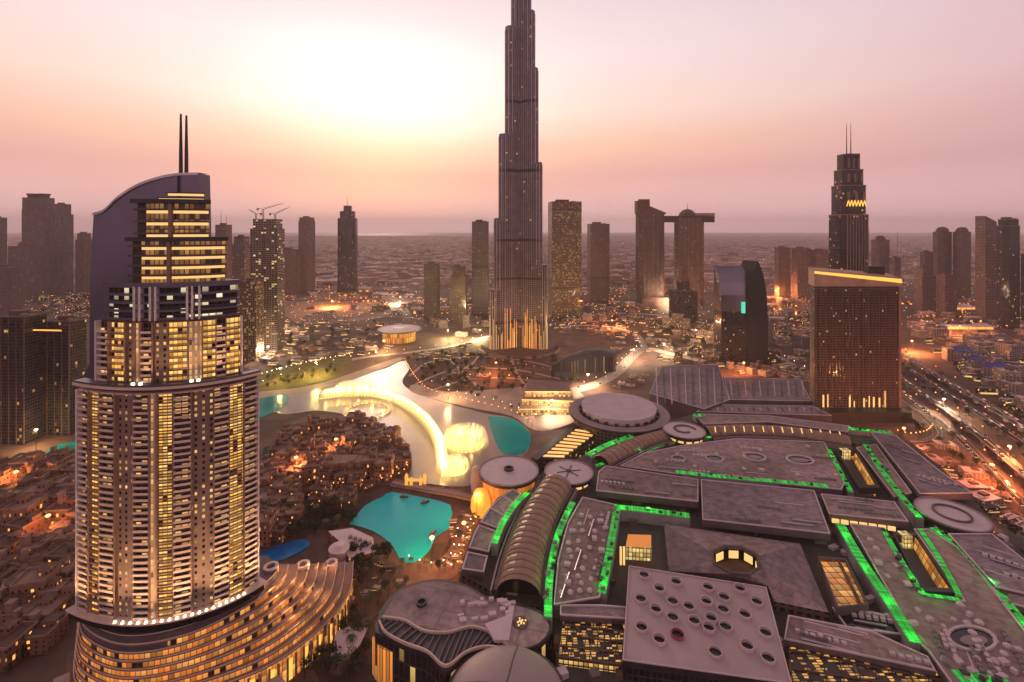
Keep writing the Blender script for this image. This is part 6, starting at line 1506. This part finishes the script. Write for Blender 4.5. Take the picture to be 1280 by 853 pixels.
grove([(420, 780), (440, 740), (490, 708), (540, 712), (490, 745), (460, 780)], 24, 5, 57, 'on the plaza below the pond', 'below the pond', .8, .6, .9)
grove([(690, 446), (760, 470), (720, 480), (690, 478)], 16, 6, 51, 'between the supertall and the opera house', 'by the opera house', .3, .7, 1.1)
TREES.sort()
for i, (_, x, y, a, s, k, where, grp) in enumerate(TREES[:285]): TP[k].put((x, y, .3), a, f'{KT[k]} {where}', 'trees ' + grp, (s, s, s))
b = MB()
for (_, x, y, a, s, k, where, grp) in TREES[285:]:
    for ch in kids(TP[k].o):
        for f in ch.data.polygons:
            b.face([(x + s * (math.cos(a) * v.x - math.sin(a) * v.y), y + s * (math.sin(a) * v.x + math.cos(a) * v.y), .3 + s * v.z) for v in (ch.data.vertices[i].co for i in f.vertices)], None, 0 if ch.name.startswith('trunk') else 1 + (k == 1))
tag(b.build('distant_tree_cover', [M['bark'], M['leaf'], M['leaf2']], weld=False), 'small dark trees far off along the streets and gardens', 'trees', kind='stuff')
# ------------------------------------------------------------------ street lamps and cars
def lampmk(kind):
    def mk():
        t = thing('street_lamp', 'x', 'street lamp'); hh = (9, 5)[kind]
        b = MB(); b.tube((0, 0, 0), (0, 0, hh), .16, .1); b.tube((0, 0, hh), (1.4, 0, hh + .3), .09, .07); b.build('pole', M['dark'], t, world=False)
        b = MB(); b.lathe([(0, hh - .4), (.45, hh - .2), (.5, hh + .15), (0, hh + .35)], 8, 1.4, 0); b.build('lamp_head', (M['lampo'], M['lampc'])[kind], t, world=False)
        return t
    return mk
LP = [Proto(lampmk(0)), Proto(lampmk(1))]
def lamprow(pts, step, off, kind, where, grp, s=1.0, z=0.0):
    acc = 0; P = [Vector(p) for p in pts]
    for a, b in zip(P, P[1:]):
        L = (b - a).length; d = (b - a) / L if L else a
        while acc < L:
            p = a + d * acc + Vector((-d.y, d.x)) * off; acc += step
            px = 640 + p.x * F / p.y
            if -20 < px < 1300: LP[kind].put((p.x, p.y, z + .3), math.atan2(d.y, d.x) - math.pi / 2 * (1 if off > 0 else -1), f'street lamp with {("orange", "cream")[kind]} light {where}', grp, (s, s, s))
        acc -= L
for i, (pts, w) in enumerate(HWY): lamprow(pts, 62, w / 2 - .4 if HWZ[i] else w / 2 + 1, 0, 'beside the highway at the right', 'lamps along the highway', 1.1, HWZ[i])
for i, (pts, w) in enumerate(blv):
    kind = 0 if i in (5, 6) else 1
    lamprow(pts, 44 if i in (5, 6) else 34, w / 2 + 1, kind, ('along the bright curved road behind the mall', 'on the road beside the opera house', 'along the lakeside road left of the supertall', 'beside the road beyond the round lit roof', 'along the road in front of the twin towers', 'along the orange lit avenue left of the slab hotel', 'beside the orange lit ramp left of the slab hotel')[i], 'lamps of the inner roads', 1.1)
pr = [(p.x, p.y) for p in cat([(*gp(a, c), 0) for a, c in ((316, 476), (360, 463), (400, 454), (440, 447))], 8)]
lamprow(pr, 9, 0, 1, 'in the dense row above the lamp lit lawn', 'lamps above the lawn', 1.3)
pr = [(p.x, p.y) for p in cat([(*gp(a, c), 0) for a, c in ((574, 715), (583, 690), (596, 660), (600, 640))], 8)]
lamprow(pr, 9, 0, 0, 'on the walk between the pond and the mall', 'lamps between pond and mall', .8)
lamprow([(x - 5, y + 2) for x, y in pr], 11, 0, 1, 'nearer the pond on the walk beside the mall', 'lamps beside the pond', .7)
pr = [(p.x, p.y) for p in cat([(*gp(a, c), 0) for a, c in ((510, 703), (540, 712), (565, 700), (575, 660))], 8)]
lamprow(pr, 10, 0, 1, 'on the lower bank of the pond', 'lamps on the pond bank', .8)
pr = [(p.x, p.y) for p in cat([(*gp(a, c), 0) for a, c in ((560, 492), (620, 505), (660, 520), (690, 530))], 8)]
lamprow(pr, 16, 0, 1, 'on the stone promenade above the lake', 'lamps on the promenade', 1)
pr = [(p.x, p.y) for p in cat([(*gp(a, c), 0) for a, c in ((1122, 548), (1140, 552), (1160, 548), (1168, 540))], 8)]
lamprow(pr, 7, 0, 0, 'around the loop ramp below the slab hotel', 'lamps around the loop ramp', 1)
pr = [(p.x, p.y) for p in cat([(*gp(a, c), 0) for a, c in ((505, 455), (530, 490), (580, 506), (640, 522), (668, 540))], 8)]
lamprow(pr, 11, 2, 0, 'along the lake edge below the round garden', 'lamps on the lake edge', 1)
pr = [(p.x, p.y) for p in cat([(*gp(a, c), 0) for a, c in ((345, 596), (400, 612), (450, 610), (500, 600), (512, 575), (495, 540))], 8)]
lamprow(pr, 9, 2, 0, 'along the shore of the island', 'lamps on the island shore', .7)
for k, px in enumerate(([(520, 462), (600, 452), (690, 468)], [(540, 480), (610, 470), (690, 482)])):
    lamprow([(p.x, p.y) for p in cat([(*gp(a, c), 0) for a, c in px], 8)], 17, 2, k, f'on the {("upper", "lower")[k]} path of the round garden', 'lamps in the round garden', .8)
# larger pools of light: lamps on tall masts over junctions and yards
def mastlight(px, py, power, col, lab, hh=22):
    x, y = gp(px, py); t = thing('mast_light', lab, 'mast light', (x, y, 0), 0, 'tall mast lights')
    b = MB(); b.tube((0, 0, 0), (0, 0, hh), .3, .18); b.build('mast', M['dark'], t, world=False)
    b = MB(); b.lathe([(1.4, hh), (1.7, hh + .4), (1.2, hh + 1.0), (0, hh + 1.1)], 10); b.build('lamp_ring', M['lampo'] if col[1] < .6 else M['lampc'], t, world=False)
    L = bpy.data.lights.new('mast_lamp', 'POINT'); L.energy = power * 1.4; L.color = col; L.shadow_soft_size = 1.2
    o = bpy.data.objects.new('mast_lamp', L); COL.objects.link(o); o.parent = t; o.location = (0, 0, hh - 1.5)
OR_, CR_ = (1, .34, .10), (1, .74, .46)
for px, py, pw, c, lab in ((970, 372, 9e5, OR_, 'orange mast light on the avenue beside the pair of mauve blocks'), (995, 392, 8e5, OR_, 'orange mast light on the avenue just left of the slab hotel'), (1140, 440, 5e5, OR_, 'orange mast light at the upper end of the highway'),
        (1262, 585, 1.6e5, OR_, 'orange mast light at the lower right end of the highway'), (1240, 610, 1.2e5, (1, .22, .06), 'deep orange mast light on the lowest lanes of the highway'), (1180, 520, 1.5e5, CR_, 'cream mast light between the middle lanes of the highway'), (1130, 560, 7e4, OR_, 'orange mast light by the loop ramp'),
        (792, 452, 1.6e5, CR_, 'cream mast light on the bright curved road'), (735, 486, 2e5, CR_, 'cream mast light between the largest pavilion and the opera house'), (830, 445, 3e5, CR_, 'cream mast light at the right end of the bright curved road'), (765, 412, 4e5, OR_, 'orange mast light behind the opera house'),
        (600, 425, 4e5, (1, .84, .40), 'yellow mast light left of the foot of the supertall'), (560, 425, 4e5, (1, .84, .40), 'yellow mast light in the garden left of the supertall'), (395, 470, 1.5e5, (1, .76, .18), 'yellow mast light on the lamp lit lawn'), (350, 478, 6e4, (1, .76, .18), 'yellow mast light at the left end of the lamp lit lawn'),
        (470, 455, 4e4, (1, .6, .2), 'amber mast light on the promenade bend'), (415, 385, 8e5, OR_, 'orange mast light on the sand lot'), (340, 420, 4e5, (1, .8, .5), 'cream mast light at the foot of the unfinished tower'), (335, 448, 2e5, (1, .8, .5), 'cream mast light below the unfinished tower'),
        (690, 522, 1.2e5, CR_, 'cream mast light on the stone promenade'), (580, 690, 3e4, OR_, 'orange mast light on the walk between pond and mall'), (540, 710, 3.5e4, (1, .5, .16), 'amber mast light on the lower bank of the pond'), (620, 470, 1.5e5, OR_, 'orange mast light in the middle of the round garden'), (560, 500, 8e4, (1, .6, .25), 'amber mast light on the lake edge below the round garden'), (420, 575, 2.5e4, OR_, 'orange mast light between the island houses'), (370, 600, 2.5e4, OR_, 'orange mast light at the near shore of the island'), (60, 680, 2e4, OR_, 'orange mast light among the old town houses left of the hotel'), (20, 620, 3e4, OR_, 'orange mast light at the far side of the left old town'), (930, 470, 1.5e5, OR_, 'orange mast light in the arcade row'), (870, 425, 3e5, (1, .6, .25), 'amber mast light in front of the left twin tower'), (596, 650, 2.5e4, OR_, 'orange mast light below the egg-shaped lantern'),
        (45, 562, 6e4, (1, .7, .3), 'warm mast light beside the left pool'), (1200, 420, 5e5, OR_, 'orange mast light below the orange canopy'), (905, 445, 2.5e5, (1, .6, .25), 'amber mast light in front of the curved glass building'), (480, 440, 2e5, (1, .6, .25), 'amber mast light by the round lit roof'),
        (500, 380, 9e5, (1, .8, .55), 'cream mast light in the plain beyond the round lit roof'), (1230, 690, 3e4, OR_, 'orange mast light behind the ringed pavilion'), (840, 385, 6e5, CR_, 'cream mast light at the foot of the twin towers')):
    mastlight(px, py, pw, c, lab)
def carmk(k):
    def mk():
        t = thing('parked_car' if False else 'car', 'x', 'car'); m = (M['carw'], M['carb'])[k]
        b = MB(); b.prism([(-2.2, -.85), (2.1, -.85), (2.3, -.5), (2.3, .5), (2.1, .85), (-2.2, .85)], .35, .95); b.prism([(-1.6, -.75), (.9, -.75), (.9, .75), (-1.6, .75)], .951, 1.45); b.build('body', m, t, world=False)
        for x in (-1.4, 1.4):
            for y in (-.86, .86): b = MB(); b.tube((x, y - .1, .33), (x, y + .1, .33), .33, n=10); b.build('wheel', M['tyre'], t, world=False)
        for y in (-.6, .6):
            b = MB(); b.box(2.33, y, .55, .85, .12, .5); b.build('headlight', M['head'], t, world=False)
            b = MB(); b.box(-2.24, y, .6, .85, .1, .5); b.build('tail_light', M['tail'], t, world=False)
        return t
    return mk
CP = [Proto(carmk(0)), Proto(carmk(1))]
def traffic(pts, w, n, seed, where, grp, z=0.0):
    q = random.Random(seed); P = [Vector(p) for p in pts]; tot = [(b - a).length for a, b in zip(P, P[1:])]; S_ = sum(tot)
    for k in range(n):
        s = S_ * (k + q.uniform(.2, .8)) / n; i = 0
        while i < len(tot) - 1 and s > tot[i]: s -= tot[i]; i += 1
        d = (P[i + 1] - P[i]).normalized(); lane = q.choice((-.36, -.12, .12, .36)) * w; p = P[i] + d * min(s, tot[i]) + Vector((-d.y, d.x)) * lane
        a = math.atan2(d.y, d.x) + (math.pi if lane > 0 else 0); kk = q.randrange(2)
        if 640 + p.x * F / p.y > 1296: continue
        CP[kk].put((p.x, p.y, z + .36), a, f'{("white", "black")[kk]} car {("coming", "going")[lane > 0]} {where}', grp, (1.15, 1.15, 1.15))
for i, (pts, w) in enumerate(HWY[:4]): traffic(pts, w, 34, 90 + i, ('on the uppermost carriageway of the highway', 'on the second carriageway of the highway', 'on the third carriageway of the highway', 'on the lowest carriageway of the highway')[i], 'cars on the highway', HWZ[i])
traffic(blv[5][0], 20, 26, 99, 'on the orange lit avenue left of the slab hotel', 'cars on the avenue'); traffic(blv[0][0], 14, 14, 98, 'on the bright curved road behind the mall', 'cars on the curved road')

# ------------------------------------------------------------------ haze: dusty evening air
hz = MB(); hz.box(0, 9000, -3.5, 860, 58000, 41000)
hm = bpy.data.materials.new('dusty air'); hm.use_nodes = True; t = hm.node_tree; t.nodes.clear()
o = N(t, 'ShaderNodeOutputMaterial'); v = N(t, 'ShaderNodeVolumePrincipled'); v.inputs['Color'].default_value = (1.0, .88, .87, 1); v.inputs['Density'].default_value = 5e-5; v.inputs['Anisotropy'].default_value = .1
t.links.new(v.outputs[0], o.inputs['Volume'])
ho = hz.build('haze', hm); tag(ho, 'dusty pink evening haze over the whole city', 'haze', kind='stuff')
